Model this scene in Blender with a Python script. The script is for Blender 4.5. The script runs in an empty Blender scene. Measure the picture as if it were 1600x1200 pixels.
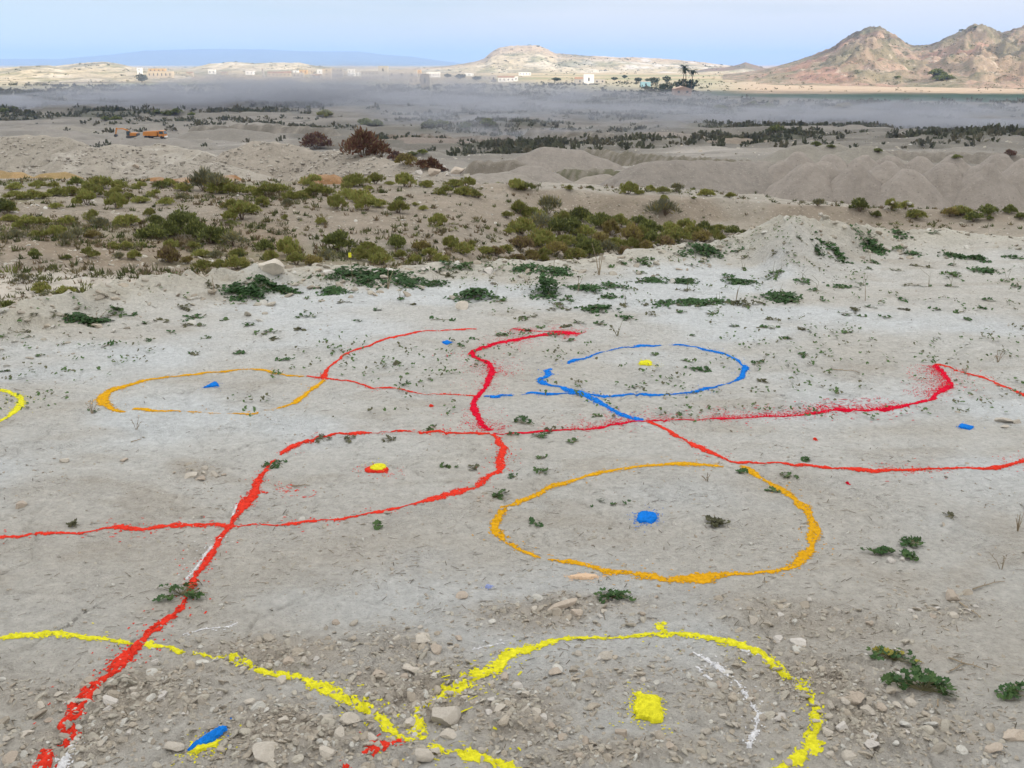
import bpy, math, random
import numpy as np

# ---------------------------------------------------------------- camera, world, sun, exposure
S = bpy.context.scene
COL = bpy.data.collections.new("place"); S.collection.children.link(COL)
CAM_Z, PITCH, FPX = 1.6, math.radians(17.8), 1555.0
cd = bpy.data.cameras.new("camera"); cam = bpy.data.objects.new("camera", cd); COL.objects.link(cam)
cd.sensor_fit = 'HORIZONTAL'; cd.sensor_width = 36.0; cd.lens = 36.0 * FPX / 1600.0
cd.clip_start = 0.05; cd.clip_end = 60000
cam.location = (0, 0, CAM_Z); cam.rotation_euler = (math.pi / 2 - PITCH, 0, 0)
S.camera = cam

SUN_EL, SUN_AZ = math.radians(24), math.radians(128)      # azimuth clockwise from +Y (the view): behind, to the right
SUN_DIR = np.array([math.sin(SUN_AZ) * math.cos(SUN_EL), math.cos(SUN_AZ) * math.cos(SUN_EL), math.sin(SUN_EL)])
w = bpy.data.worlds.new("World"); S.world = w; w.use_nodes = True
nt = w.node_tree; nt.nodes.clear(); N = nt.nodes.new; L = nt.links.new
out = N('ShaderNodeOutputWorld'); bg = N('ShaderNodeBackground'); bg.inputs['Strength'].default_value = 0.05
sky = N('ShaderNodeTexSky'); sky.sky_type = 'NISHITA'; sky.sun_disc = False
sky.sun_elevation = SUN_EL; sky.sun_rotation = SUN_AZ
sky.air_density = .75; sky.dust_density = 0.05; sky.ozone_density = 2.5
# high thin cloud veil over the blue: thicker to the right and upward, open blue low on the left
tc = N('ShaderNodeTexCoord'); mp = N('ShaderNodeMapping'); mp.inputs['Scale'].default_value = (1.0, 1.0, 11.0); mp.inputs['Location'].default_value = (.35, 0, .2)
n1 = N('ShaderNodeTexNoise'); n1.inputs['Scale'].default_value = 1.7; n1.inputs['Detail'].default_value = 5; n1.inputs['Roughness'].default_value = .5
cr = N('ShaderNodeMapRange'); cr.inputs['From Min'].default_value = .36; cr.inputs['From Max'].default_value = .62
sep = N('ShaderNodeSeparateXYZ')
ax = N('ShaderNodeMath'); ax.operation = 'MULTIPLY_ADD'; ax.inputs[1].default_value = 1.25; ax.inputs[2].default_value = .22
az = N('ShaderNodeMath'); az.operation = 'MULTIPLY_ADD'; az.inputs[1].default_value = 6.0
ad = N('ShaderNodeMath'); ad.operation = 'ADD'; ad.use_clamp = True
ml = N('ShaderNodeMath'); ml.operation = 'MULTIPLY'; ml.inputs[1].default_value = .50
mc = N('ShaderNodeMath'); mc.operation = 'MULTIPLY_ADD'; mc.use_clamp = True; mc.inputs[1].default_value = .92; mc.inputs[2].default_value = .0
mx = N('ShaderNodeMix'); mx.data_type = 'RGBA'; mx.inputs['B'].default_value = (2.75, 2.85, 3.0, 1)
L(tc.outputs['Generated'], mp.inputs['Vector']); L(mp.outputs[0], n1.inputs['Vector']); L(n1.outputs['Fac'], cr.inputs['Value'])
L(tc.outputs['Generated'], sep.inputs[0]); L(sep.outputs[0], ax.inputs[0]); L(sep.outputs[2], az.inputs[0]); L(ax.outputs[0], az.inputs[2])
L(cr.outputs[0], ml.inputs[0]); L(ml.outputs[0], ad.inputs[0]); L(az.outputs[0], ad.inputs[1]); L(ad.outputs[0], mc.inputs[0])
L(mc.outputs[0], mx.inputs['Factor']); L(sky.outputs[0], mx.inputs['A']); zb = N('ShaderNodeMath'); zb.operation = 'MULTIPLY_ADD'; zb.inputs[1].default_value = 1.9; zb.inputs[2].default_value = 1.0  # gain added towards the unseen zenith, so the veil throws more light on the foreground
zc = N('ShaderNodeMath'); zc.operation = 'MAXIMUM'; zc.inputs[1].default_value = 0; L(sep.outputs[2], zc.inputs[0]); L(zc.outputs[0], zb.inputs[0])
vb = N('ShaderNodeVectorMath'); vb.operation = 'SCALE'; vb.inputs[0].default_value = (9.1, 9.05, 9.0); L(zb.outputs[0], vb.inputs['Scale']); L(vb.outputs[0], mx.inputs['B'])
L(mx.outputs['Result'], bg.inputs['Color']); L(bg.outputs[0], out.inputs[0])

sd = bpy.data.lights.new("sun", 'SUN'); sd.energy = 3.1; sd.angle = math.radians(.5); sd.color = (1, .9, .76)
sun = bpy.data.objects.new("sun", sd); COL.objects.link(sun)
from mathutils import Vector
sun.rotation_euler = Vector(SUN_DIR).to_track_quat('Z', 'Y').to_euler()
S.view_settings.view_transform = 'Standard'; S.view_settings.look = 'None'; S.view_settings.exposure = .95
S.view_settings.gamma = 1; S.view_settings.use_curve_mapping = False
S.cycles.max_bounces = 6; S.cycles.diffuse_bounces = 3; S.cycles.glossy_bounces = 2; S.cycles.transparent_max_bounces = 12
S.cycles.volume_bounces = 1; S.cycles.volume_step_rate = .35; S.cycles.volume_max_steps = 128
S.cycles.use_denoising = True; S.cycles.caustics_reflective = False; S.cycles.caustics_refractive = False

# ---------------------------------------------------------------- numpy noise, mesh and material helpers
rng = np.random.default_rng(7); random.seed(7)
def _hash(ix, iy, seed):
    h = (ix.astype(np.int64) * 374761393 + iy.astype(np.int64) * 668265263 + seed * 2147483647) & 0xffffffff
    h = ((h ^ (h >> 13)) * 1274126177) & 0xffffffff
    return ((h ^ (h >> 16)) & 0xffffff) / float(0xffffff)
def vnoise(x, y, seed=0):
    x = np.asarray(x, float); y = np.asarray(y, float)
    fx, fy = np.floor(x), np.floor(y); u, v = x - fx, y - fy
    u = u * u * u * (u * (u * 6 - 15) + 10); v = v * v * v * (v * (v * 6 - 15) + 10)
    a = _hash(fx, fy, seed); b = _hash(fx + 1, fy, seed); c = _hash(fx, fy + 1, seed); d = _hash(fx + 1, fy + 1, seed)
    return (a * (1 - u) + b * u) * (1 - v) + (c * (1 - u) + d * u) * v
def fbm(x, y, oct=4, seed=0, gain=.5):
    s = 0; a = 1; t = 0
    for i in range(oct):
        s = s + a * (vnoise(x, y, seed + i * 17) * 2 - 1); t += a; a *= gain
        x, y = x * 1.93 + y * .35 + 7.1, y * 1.93 - x * .35 + 3.3
    return s / t
def ridged(x, y, oct=4, seed=0):
    s = 0; a = 1; t = 0
    for i in range(oct):
        s = s + a * (1 - np.abs(vnoise(x, y, seed + i * 13) * 2 - 1)); t += a; a *= .5
        x, y = x * 1.97 + y * .3 + 5.1, y * 1.97 - x * .3 + 1.3
    return s / t
def worley(x, y, seed=0):
    fx, fy = np.floor(x), np.floor(y); d1 = np.full(np.shape(x), 9.); d2 = d1.copy(); idv = np.zeros(np.shape(x))
    for i in (-1, 0, 1):
        for j in (-1, 0, 1):
            cx, cy = fx + i, fy + j
            px, py = cx + _hash(cx, cy, seed), cy + _hash(cx, cy, seed + 5)
            d = np.hypot(x - px, y - py); h = _hash(cx, cy, seed + 9)
            m = d < d1; d2 = np.where(m, d1, np.minimum(d2, d)); idv = np.where(m, h, idv); d1 = np.where(m, d, d1)
    return d1, d2, idv
def sst(a, b, x):
    t = np.clip((np.asarray(x, float) - a) / (b - a), 0, 1); return t * t * (3 - 2 * t)

def mesh(name, V, F, smooth=False, cols=None, mats=(), fmat=None):
    """V (n,3), F (m,3) or (m,4) index array (or list of such arrays)."""
    Fs = F if isinstance(F, list) else [F]
    Fs = [np.asarray(f, np.int32) for f in Fs if len(f)]
    me = bpy.data.meshes.new(name); V = np.asarray(V, np.float32)
    me.vertices.add(len(V)); me.vertices.foreach_set('co', V.ravel())
    li = np.concatenate([f.ravel() for f in Fs]); tot = np.concatenate([np.full(len(f), f.shape[1], np.int32) for f in Fs])
    st = np.concatenate([[0], np.cumsum(tot)[:-1]]).astype(np.int32)
    me.loops.add(len(li)); me.loops.foreach_set('vertex_index', li)
    me.polygons.add(len(tot)); me.polygons.foreach_set('loop_start', st); me.polygons.foreach_set('loop_total', tot)
    me.polygons.foreach_set('use_smooth', np.full(len(tot), smooth))
    for m in mats: me.materials.append(m)
    if fmat is not None: me.polygons.foreach_set('material_index', np.asarray(fmat, np.int32))
    me.update(calc_edges=True)
    if cols is not None:
        at = me.color_attributes.new('tint', 'FLOAT_COLOR', 'POINT')
        c = np.ones((len(V), 4), np.float32); c[:, :3] = cols; at.data.foreach_set('color', c.ravel())
    return me
def obj(name, me, parent=None, loc=None, rot=None, scale=None, kind=None):
    o = bpy.data.objects.new(name, me); COL.objects.link(o)
    if parent is not None: o.parent = parent
    if loc is not None: o.location = [float(v) for v in loc]
    if rot is not None: o.rotation_euler = [float(v) for v in rot]
    if scale is not None: o.scale = [float(v) for v in scale]
    if kind: o['kind'] = kind
    return o
def tag(o, label, cat, group=None):
    o['label'] = label; o['category'] = cat
    if group: o['group'] = group
    return o

def material(name, color=(.5, .5, .5), rough=.9, tint=False, scale=30., amt=.18, bump=None, bscale=None, spec=.2, trans=0, coord='Object', objvar=0, extra=None):
    m = bpy.data.materials.new(name); m.use_nodes = True; t = m.node_tree; t.nodes.clear(); N = t.nodes.new; L = t.links.new
    o = N('ShaderNodeOutputMaterial'); b = N('ShaderNodeBsdfPrincipled'); L(b.outputs[0], o.inputs[0])
    b.inputs['Roughness'].default_value = rough; b.inputs['Specular IOR Level'].default_value = spec
    tc = N('ShaderNodeTexCoord'); n = N('ShaderNodeTexNoise'); n.inputs['Scale'].default_value = scale; n.inputs['Detail'].default_value = 6; n.inputs['Roughness'].default_value = .65
    L(tc.outputs[coord], n.inputs['Vector'])
    mr = N('ShaderNodeMapRange'); mr.inputs['From Min'].default_value = .25; mr.inputs['From Max'].default_value = .75
    mr.inputs['To Min'].default_value = 1 - amt; mr.inputs['To Max'].default_value = 1 + amt; L(n.outputs['Fac'], mr.inputs['Value'])
    mul = N('ShaderNodeMix'); mul.data_type = 'RGBA'; mul.blend_type = 'MULTIPLY'; mul.inputs['Factor'].default_value = 1
    if tint:
        a = N('ShaderNodeAttribute'); a.attribute_name = 'tint'; L(a.outputs['Color'], mul.inputs['A'])
    else: mul.inputs['A'].default_value = (*color, 1)
    L(mr.outputs[0], mul.inputs['B']); last = mul.outputs['Result']
    if objvar:
        oi = N('ShaderNodeObjectInfo'); m2 = N('ShaderNodeMapRange'); m2.inputs['To Min'].default_value = 1 - objvar; m2.inputs['To Max'].default_value = 1 + objvar
        L(oi.outputs['Random'], m2.inputs['Value']); mu2 = N('ShaderNodeMix'); mu2.data_type = 'RGBA'; mu2.blend_type = 'MULTIPLY'; mu2.inputs['Factor'].default_value = 1
        L(last, mu2.inputs['A']); L(m2.outputs[0], mu2.inputs['B']); last = mu2.outputs['Result']
    if bump:
        n2 = N('ShaderNodeTexNoise'); n2.inputs['Scale'].default_value = bscale; n2.inputs['Detail'].default_value = 8; n2.inputs['Roughness'].default_value = .7
        L(tc.outputs[coord], n2.inputs['Vector']); bp = N('ShaderNodeBump'); bp.inputs['Distance'].default_value = bump; bp.inputs['Strength'].default_value = 1
        L(n2.outputs['Fac'], bp.inputs['Height']); L(bp.outputs[0], b.inputs['Normal'])
    if extra: last = extra(t, N, L, tc, last, b)
    L(last, b.inputs['Base Color'])
    if trans:
        tr = N('ShaderNodeBsdfTranslucent'); L(last, tr.inputs[0]); ms = N('ShaderNodeMixShader'); ms.inputs[0].default_value = trans
        L(b.outputs[0], ms.inputs[1]); L(tr.outputs[0], ms.inputs[2]); L(ms.outputs[0], o.inputs[0])
    return m

# ---------------------------------------------------------------- where a line of sight of the photograph lands
CP, SP = math.cos(PITCH), math.sin(PITCH)
def ray(px, py):
    xc = (np.asarray(px, float) - 800) / FPX; yc = (600 - np.asarray(py, float)) / FPX
    dy = CP + yc * SP; return xc / dy, (-SP + yc * CP) / dy          # x per y, z per y
def col_a(px): return (np.asarray(px, float) - 800) / FPX / 1.045
def zat(py, D): return CAM_Z + ray(800, py)[1] * D
def P0(px, py, z=0.):
    a, s = ray(px, py); D = (z - CAM_Z) / s; return a * D, D
# ---------------------------------------------------------------- shape of the land
RIM_PX = np.array([-500, 0, 75, 190, 290, 400, 470, 620, 800, 900, 1050, 1110, 1160, 1240, 1300, 1350, 1400, 1600, 2100])
RIM_PY = np.array([500, 485, 466, 438, 423, 411, 418, 420, 411, 405, 386, 375, 366, 338, 347, 357, 366, 370, 372])
RIM_H = np.array([.1, .10, .13, .14, .14, .16, .05, .03, .03, .03, .07, .10, .14, .33, .25, .17, .08, .02, .0])
RIM_A = ray(RIM_PX, RIM_PY)[0]; RIM_D = (RIM_H - CAM_Z) / ray(RIM_PX, RIM_PY)[1]
# rubble patches of the clay (px, py, half width px, half height px, amount)
RUB = [(180, 1090, 160, 45, 1.), (430, 1040, 170, 40, .9), (100, 1150, 120, 50, .8), (450, 1160, 200, 60, 1.), (640, 1070, 130, 60, 1.), (620, 1010, 120, 30, .7),
       (900, 960, 150, 25, .9), (800, 1110, 120, 70, .8), (950, 1060, 160, 50, .55), (1150, 1110, 130, 80, .5), (1300, 1080, 110, 70, 1.), (1380, 1140, 150, 60, .9), (1250, 960, 120, 30, .6),
       (310, 738, 50, 14, .7), (770, 790, 50, 25, .5), (150, 680, 60, 12, .4), (1480, 950, 60, 20, .5), (1480, 640, 50, 20, .4), (950, 1180, 200, 30, .8), (1150, 960, 90, 25, .4), (560, 850, 140, 60, .25),
       (1320, 580, 50, 10, .4), (1430, 1000, 40, 20, .4)]
RUBW = []
for (px, py, hw, hh, am) in RUB:
    x0, y0 = P0(px, py); x1, _ = P0(px + hw, py); ya = P0(px, py - hh)[1]; yb = P0(px, py + hh)[1]
    RUBW.append((float(x0), float(y0), float(abs(x1 - x0)), float(abs(ya - yb) / 2), am))
def rubble_mask(x, y):
    m = np.zeros(np.shape(x))
    wx = x + .12 * fbm(x / .3, y / .3, 3, 91); wy = y + .12 * fbm(x / .3, y / .3, 3, 92)
    for (x0, y0, sx, sy, am) in RUBW:
        m = np.maximum(m, am * np.exp(-(((wx - x0) / sx) ** 2 + ((wy - y0) / sy) ** 2) * .9))
    return np.clip(m * 1.15 - .08, 0, 1)

COL_PX = np.array([-900, 0, 350, 700, 780, 850, 1000, 1200, 1600, 2500]); COL_A = col_a(COL_PX)
TD = np.array([6, 14, 20, 26, 32, 38, 44, 49, 50.5, 57, 62, 75, 85, 95, 110, 130, 160, 200, 250, 300, 400, 600, 800, 1200, 2000, 4000, 20000.])
far = [-21, -20.5, -20, -20, -18, -15, -8]
farR = [-20.5, -19, -18.5, -18, -17, -15, -8]
TZ = np.array([
 [-3, -3.1, -3.2, -3.3, -3.4, -3.45, -3.55, -3.8, -3.9, -4.8, -5.4, -7, -7.9, -8.3, -9, -11, -14, -17, -19.5, -20] + far,
 [-3, -3.1, -3.2, -3.3, -3.4, -3.45, -3.55, -3.8, -3.9, -4.8, -5.4, -7, -7.9, -8.3, -9, -11, -14, -17, -19.5, -20] + far,
 [-3, -3.1, -3.3, -3.6, -3.75, -3.65, -3.6, -3.8, -3.9, -4.8, -5.4, -7, -7.9, -8.3, -9, -11, -14, -17, -19.5, -20] + far,
 [-3.1, -3.3, -3.7, -4.1, -4.15, -4.05, -3.9, -4.0, -4.1, -5.6, -6.6, -9.5, -11, -12, -13, -14, -15, -16, -18, -19.5] + far,
 [-3.1, -3.4, -4.1, -4.6, -4.8, -4.75, -4.5, -4.3, -4.2, -5.4, -7.5, -11, -13, -14, -14.5, -15, -15, -15.5, -17.5, -19.3] + far,
 [-3.3, -3.8, -4.5, -5.1, -5.4, -5.5, -5.3, -5.1, -4.5, -4.9, -7.5, -12, -14, -14.5, -15, -15, -15.2, -15.4, -17, -19] + farR,
 [-3.5, -4, -5, -5.6, -5.8, -5.8, -5.8, -5.75, -4.7, -4.95, -7.8, -13, -14.6, -15, -15, -15, -15, -15.2, -16.5, -18.5] + farR,
 [-3.5, -4, -5, -5.7, -5.9, -6.0, -6.0, -5.9, -5.05, -5.5, -8.2, -13, -14.6, -15, -15, -15, -15, -15.2, -16.5, -18.5] + farR,
 [-3.5, -4, -5, -5.4, -5.7, -5.8, -5.8, -5.75, -5.45, -6.9, -9, -13, -14.8, -15.2, -15.2, -15.2, -15.2, -15.4, -16.5, -18.5] + farR,
 [-3.5, -4, -5, -5.4, -5.7, -5.8, -5.8, -5.75, -5.45, -6.9, -9, -13, -14.8, -15.2, -15.2, -15.2, -15.2, -15.4, -16.5, -18.5] + farR])
LT = np.log(TD)
def table(a, D):
    wob = 1 + .035 * fbm(a * 14, np.log(D) * 3, 3, 3)
    d = np.log(np.clip(D * wob, 6, 19999)); zc = np.stack([np.interp(d, LT, r) for r in TZ])
    k = np.clip(np.searchsorted(COL_A, a) - 1, 0, len(COL_A) - 2)
    t = np.clip((a - COL_A[k]) / (COL_A[k + 1] - COL_A[k]), 0, 1); t = t * t * (3 - 2 * t)
    ii = np.indices(np.shape(a)); sel = lambda q: np.take_along_axis(zc, q[None], 0)[0]
    return sel(k) * (1 - t) + sel(k + 1) * t
def land(a, D):
    """height of the lower land at ratio a = x/y, distance D = y"""
    x = a * D; y = D; z = table(a, D)
    z = z + .16 * fbm(x / 5, y / 5, 4, 11) * sst(10, 20, D) * (1 - .4 * sst(60, 90, D)) + .035 * fbm(x / .7, y / .7, 3, 12) * (1 - sst(60, 90, D))
    q = sst(60, 90, D)
    z = z + q * (.5 * fbm(x / 16, y / 16, 4, 13) + .12 * fbm(x / 2.5, y / 2.5, 3, 15) * (1 - sst(200, 400, D)))
    # eroded ledges of the river bed
    led = fbm(x / 55, y / 26, 4, 21); st = np.floor(led * 5) / 5 + sst(.75, 1., (led * 5) % 1) / 5
    z = z + sst(150, 230, D) * (1 - sst(620, 800, D)) * st * 4.2
    z = z + sst(650, 1000, D) * 1.2 * fbm(x / 120, y / 120, 3, 31)
    return z
def near(x, y, fine=True):
    z = .022 * fbm(x / 1.6, y / 1.6, 3, 41) + .012 * fbm(x / .45, y / .45, 3, 42)
    if fine:
        m = rubble_mask(x, y)
        z = z + .0035 * fbm(x / .07, y / .07, 3, 43)
        d1, d2, iv = worley(x / .055, y / .055, 4); clod = (1 - np.clip(d1 / .8, 0, 1) ** 2) * (iv > .35) * iv
        e1, e2, jv = worley(x / .025 + 7, y / .025, 6); clod2 = (1 - np.clip(e1 / .8, 0, 1) ** 2) * (jv > .3) * jv
        e3, e4, kv = worley(x / .11 + 3, y / .11, 7); clod3 = (1 - np.clip(e3 / .75, 0, 1) ** 3) * (kv > .6) * kv
        z = z + m * (.017 * clod + .009 * clod2 + .02 * clod3 + .014 * fbm(x / .12, y / .12, 3, 44)) + .004 * clod2 * (1 - m) * sst(-.2, .4, fbm(x / .4, y / .4, 3, 77)) + .005 * clod * (1 - m) * sst(.1, .4, fbm(x / .6, y / .4, 3, 78))
        # drying cracks
        wx = x + .05 * fbm(x / .15, y / .15, 2, 51); wy = y + .05 * fbm(x / .15, y / .15, 2, 52)
        f1, f2, _ = worley(wx / .34, wy / .34, 8); ck = np.exp(-((f2 - f1) / .022) ** 2) * sst(.05, .45, fbm(x / .8, y / .8, 2, 53))
        g1, g2, _ = worley(wx / .13, wy / .13, 9); ck = ck + .6 * np.exp(-((g2 - g1) / .05) ** 2) * sst(.15, .5, fbm(x / .7 + 9, y / .7, 2, 54))
        z = z - .011 * ck * (1 - m)
        # patches of broken, flaking crust
        cr = sst(.08, .35, fbm(x / .55 + 4, y / .3, 4, 61)) ; h1, h2, hv = worley(x / .09 + .3 * fbm(x / .05, y / .05, 2, 5), y / .06, 12)
        z = z + cr * (1 - m) * .007 * (hv - .3) * sst(0, .12, h2 - h1)
    return z
def rimD(a): return np.interp(a, RIM_A, RIM_D)
def ground_z(a, D, fine=True):
    x = a * D; r = rimD(a) + .10 * fbm(a * 16, a * 3, 3, 71) + .05 * fbm(a * 60, a * 11 + 3, 3, 72)
    h = np.interp(a, RIM_A, RIM_H); s = D - r
    crag = 1 + .35 * fbm(x / .25, D / .25, 4, 73)
    wid = .35 + .5 * sst(.15, .3, h)
    zn = near(x, D, fine) + h * crag * np.exp(-(np.minimum(s, 0) / wid) ** 2)
    zn = zn + .05 * sst(-1.6, 0, s) * (ridged(x / .45, D / .3, 3, 74) - .5) + sst(-.8, 0, s) * h * .35 * (ridged(x / .16, D / .16, 3, 75) - .5)
    wdw = sst(0, 3.4, s + .25 * fbm(x / .3, D / .3, 3, 76)) ** .6
    return zn * (1 - wdw) + land(a, np.maximum(D, 6)) * wdw

# one sheet near (fine), one sheet on to the horizon
def axis(knots):
    v = [knots[0][0]]
    for (lim, st) in knots[1:]:
        while v[-1] < lim: v.append(v[-1] + st(v[-1]))
    return np.array(v)
A1 = axis([(-2.0,), (-1.0, lambda v: .05), (-.64, lambda v: .008), (.64, lambda v: .0026), (1.0, lambda v: .008), (2.0, lambda v: .05)])
D1 = axis([(.25,), (1.6, lambda v: v * .03), (9.9, lambda v: v * .0035), (14.0, lambda v: v * .008)]); D1[-1] = 14.0
A2 = axis([(-2.0,), (-.68, lambda v: .03), (.68, lambda v: .0036), (2.0, lambda v: .03)])
D2 = axis([(14.0,), (22, lambda v: v * .03), (60, lambda v: v * .0040), (300, lambda v: v * .007), (900, lambda v: v * .009), (22000, lambda v: v * .06)])
def sheet(A, D, fn):
    AA, DD = np.meshgrid(A, D); Z = fn(AA, DD); V = np.stack([AA * DD, DD, Z], -1).reshape(-1, 3)
    n, m = len(D), len(A); i = np.arange(n - 1)[:, None] * m + np.arange(m - 1)[None]
    F = np.stack([i, i + 1, i + m + 1, i + m], -1).reshape(-1, 4); return AA, DD, Z, V, F
AA1, DD1, Z1, V1, F1 = sheet(A1, D1, ground_z)
AA2, DD2, Z2, V2, F2 = sheet(A2, D2, land)
Z2[0] = np.interp(A2, A1, Z1[-1]); V2[:, 2] = Z2.reshape(-1)
def bil(A, D, Z, a, d):
    i = np.clip(np.interp(a, A, np.arange(len(A))), 0, len(A) - 1.001); j = np.clip(np.interp(d, D, np.arange(len(D))), 0, len(D) - 1.001)
    i0, j0 = i.astype(int), j.astype(int); u, v = i - i0, j - j0
    return (Z[j0, i0] * (1 - u) + Z[j0, i0 + 1] * u) * (1 - v) + (Z[j0 + 1, i0] * (1 - u) + Z[j0 + 1, i0 + 1] * u) * v
def HZ(x, y):
    x = np.asarray(x, float); y = np.asarray(y, float); a = x / y
    return np.where(y < 14, bil(A1, D1, Z1, a, y), bil(A2, D2, Z2, a, y))
_DS = np.exp(np.linspace(math.log(1.2), math.log(6000), 9000))
def HIT(px, py, dmin=0):
    """first point of the ground on the line of sight through photo pixel (px, py)"""
    a, s = ray(px, py); D = _DS[_DS > dmin]; g = HZ(a * D, D) - (CAM_Z + s * D); k = np.argmax(g >= 0)
    if g[k] < 0: k = len(D) - 1
    d = D[k]; return float(a * d), float(d), float(HZ(a * d, d))
def PXM(px_len, y, py=None): return px_len * y * 1.02 / FPX             # photo pixels -> metres at distance y

# real colours of the ground
def lerp3(c, m, col): return c * (1 - m[..., None]) + np.array(col) * m[..., None]
xg, yg = AA1 * DD1, DD1; mk = rubble_mask(xg, yg)
c = np.empty(AA1.shape + (3,)); c[:] = (.49, .485, .455)
c = lerp3(c, sst(-.3, .4, fbm(xg / .9, yg / .5, 5, 81)) * .5, (.42, .39, .335))
c = lerp3(c, sst(.1, .5, fbm(xg / .35, yg / .16, 5, 82)) * .45, (.365, .33, .275))
c = lerp3(c, sst(.0, .5, fbm(xg / 1.4 + 5, yg / .9, 4, 83)) * .85, (.535, .56, .565))
c = lerp3(c, .30 * (1 - sst(2.7, 4.6, yg + .8 * fbm(xg / .7, yg / .7, 4, 183))), (.37, .335, .28))
c = lerp3(c, mk * .85, (.35, .305, .245))
c = lerp3(c, np.exp(-((yg - rimD(AA1)) / .45) ** 2) * .6, (.45, .42, .34))
c = lerp3(c, sst(.1, 1.0, yg - rimD(AA1)), (.33, .28, .22))
c *= (1 + .07 * fbm(xg / .03, yg / .03, 3, 84))[..., None]
COL1 = c.reshape(-1, 3)
x2, y2 = AA2 * DD2, DD2; PX2 = AA2 * 1.045 * FPX + 800
n5 = fbm(x2 / 4, y2 / 4, 5, 85); n9 = fbm(x2 / 12, y2 / 12, 4, 86)
c = np.empty(AA2.shape + (3,)); c[:] = (.25, .212, .165)
c = lerp3(c, sst(-.1, .4, n5) * .6, (.285, .26, .215))
c = lerp3(c, sst(.05, .4, fbm(x2 / 7 + 3, y2 / 4, 5, 87)) * .55 * (1 - sst(520, 700, PX2)), (.17, .165, .085))
c = lerp3(c, (1 - sst(33, 37, y2)) * (1 - sst(430, 480, PX2)) * sst(24, 26, y2) * .6 * sst(-.3, .3, n5), (.225, .165, .105))
c = lerp3(c, (1 - sst(0, 1.0, np.abs(y2 - 25.2 - AA2 * 5 - .8 * fbm(x2 / 3, y2 * 0, 3, 5)) - .9)) * (1 - sst(150, 260, PX2)), (.47, .43, .37))
c = lerp3(c, sst(50.4, 52.5, y2 + n5), (.31, .285, .24))
c = lerp3(c, sst(80, 110, y2), (.205, .188, .162))
c = lerp3(c, sst(.1, .35, fbm(x2 / 60, y2 / 9, 4, 88)) * sst(90, 130, y2) * (1 - sst(260, 320, y2)) * .8, (.34, .315, .28))
c = lerp3(c, sst(118, 140, y2) * (1 - sst(200, 240, y2)) * sst(1080, 1200, PX2) * .5, (.19, .175, .15))
c = lerp3(c, sst(150, 230, y2) * sst(-.15, .2, fbm(x2 / 9, y2 / 5, 5, 189)) * .6, (.14, .13, .11))
c = lerp3(c, sst(0, 60, y2 + 30 * n9 - 195 - 175 * (1 - sst(400, 520, PX2))), (.12, .11, .092))
c = lerp3(c, sst(0, .25, fbm(x2 / 14, y2 / 8, 5, 289)) * sst(200, 240, y2) * .5, (.18, .165, .14))
c = lerp3(c, sst(-.1, .3, fbm(x2 / 40, y2 / 22, 5, 89)) * sst(0, 60, y2 - 200 - 170 * (1 - sst(400, 520, PX2))) * .75, (.065, .068, .045))
c = lerp3(c, sst(.15, .3, fbm(x2 / 90 + 2, y2 / 12, 4, 90)) * sst(230, 330, y2) * .6 * (1 - sst(650, 700, y2)), (.21, .19, .165))
c = lerp3(c, sst(-20, 20, y2 - (715 - 130 * (PX2 - 1150) / 450)) * sst(1090, 1130, PX2) * (1 - sst(20, 60, y2 - (850 - 100 * (PX2 - 1150) / 450))), (.02, .055, .032))
c = lerp3(c, sst(760, 900, y2 + 60 * n9 + 150 * sst(1300, 1600, PX2)*0), (.30, .27, .19))
c = lerp3(c, sst(1100, 1500, y2), (.38, .30, .19))
c = lerp3(c, sst(.0, .25, fbm(x2 / 300, y2 / 160, 4, 94)) * sst(1000, 1200, y2) * .7, (.16, .19, .09))
c = lerp3(c, sst(1150, 1180, PX2) * 0 + sst(720, 790, y2) * sst(1100, 1200, PX2) * .7, (.40, .29, .21))
COL2 = (c * (1 + .12 * fbm(x2 / (y2 * .01), y2 / (y2 * .02 + 1e-9) * 0 + np.log(y2) * 60, 3, 95))[..., None]).reshape(-1, 3)

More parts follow.
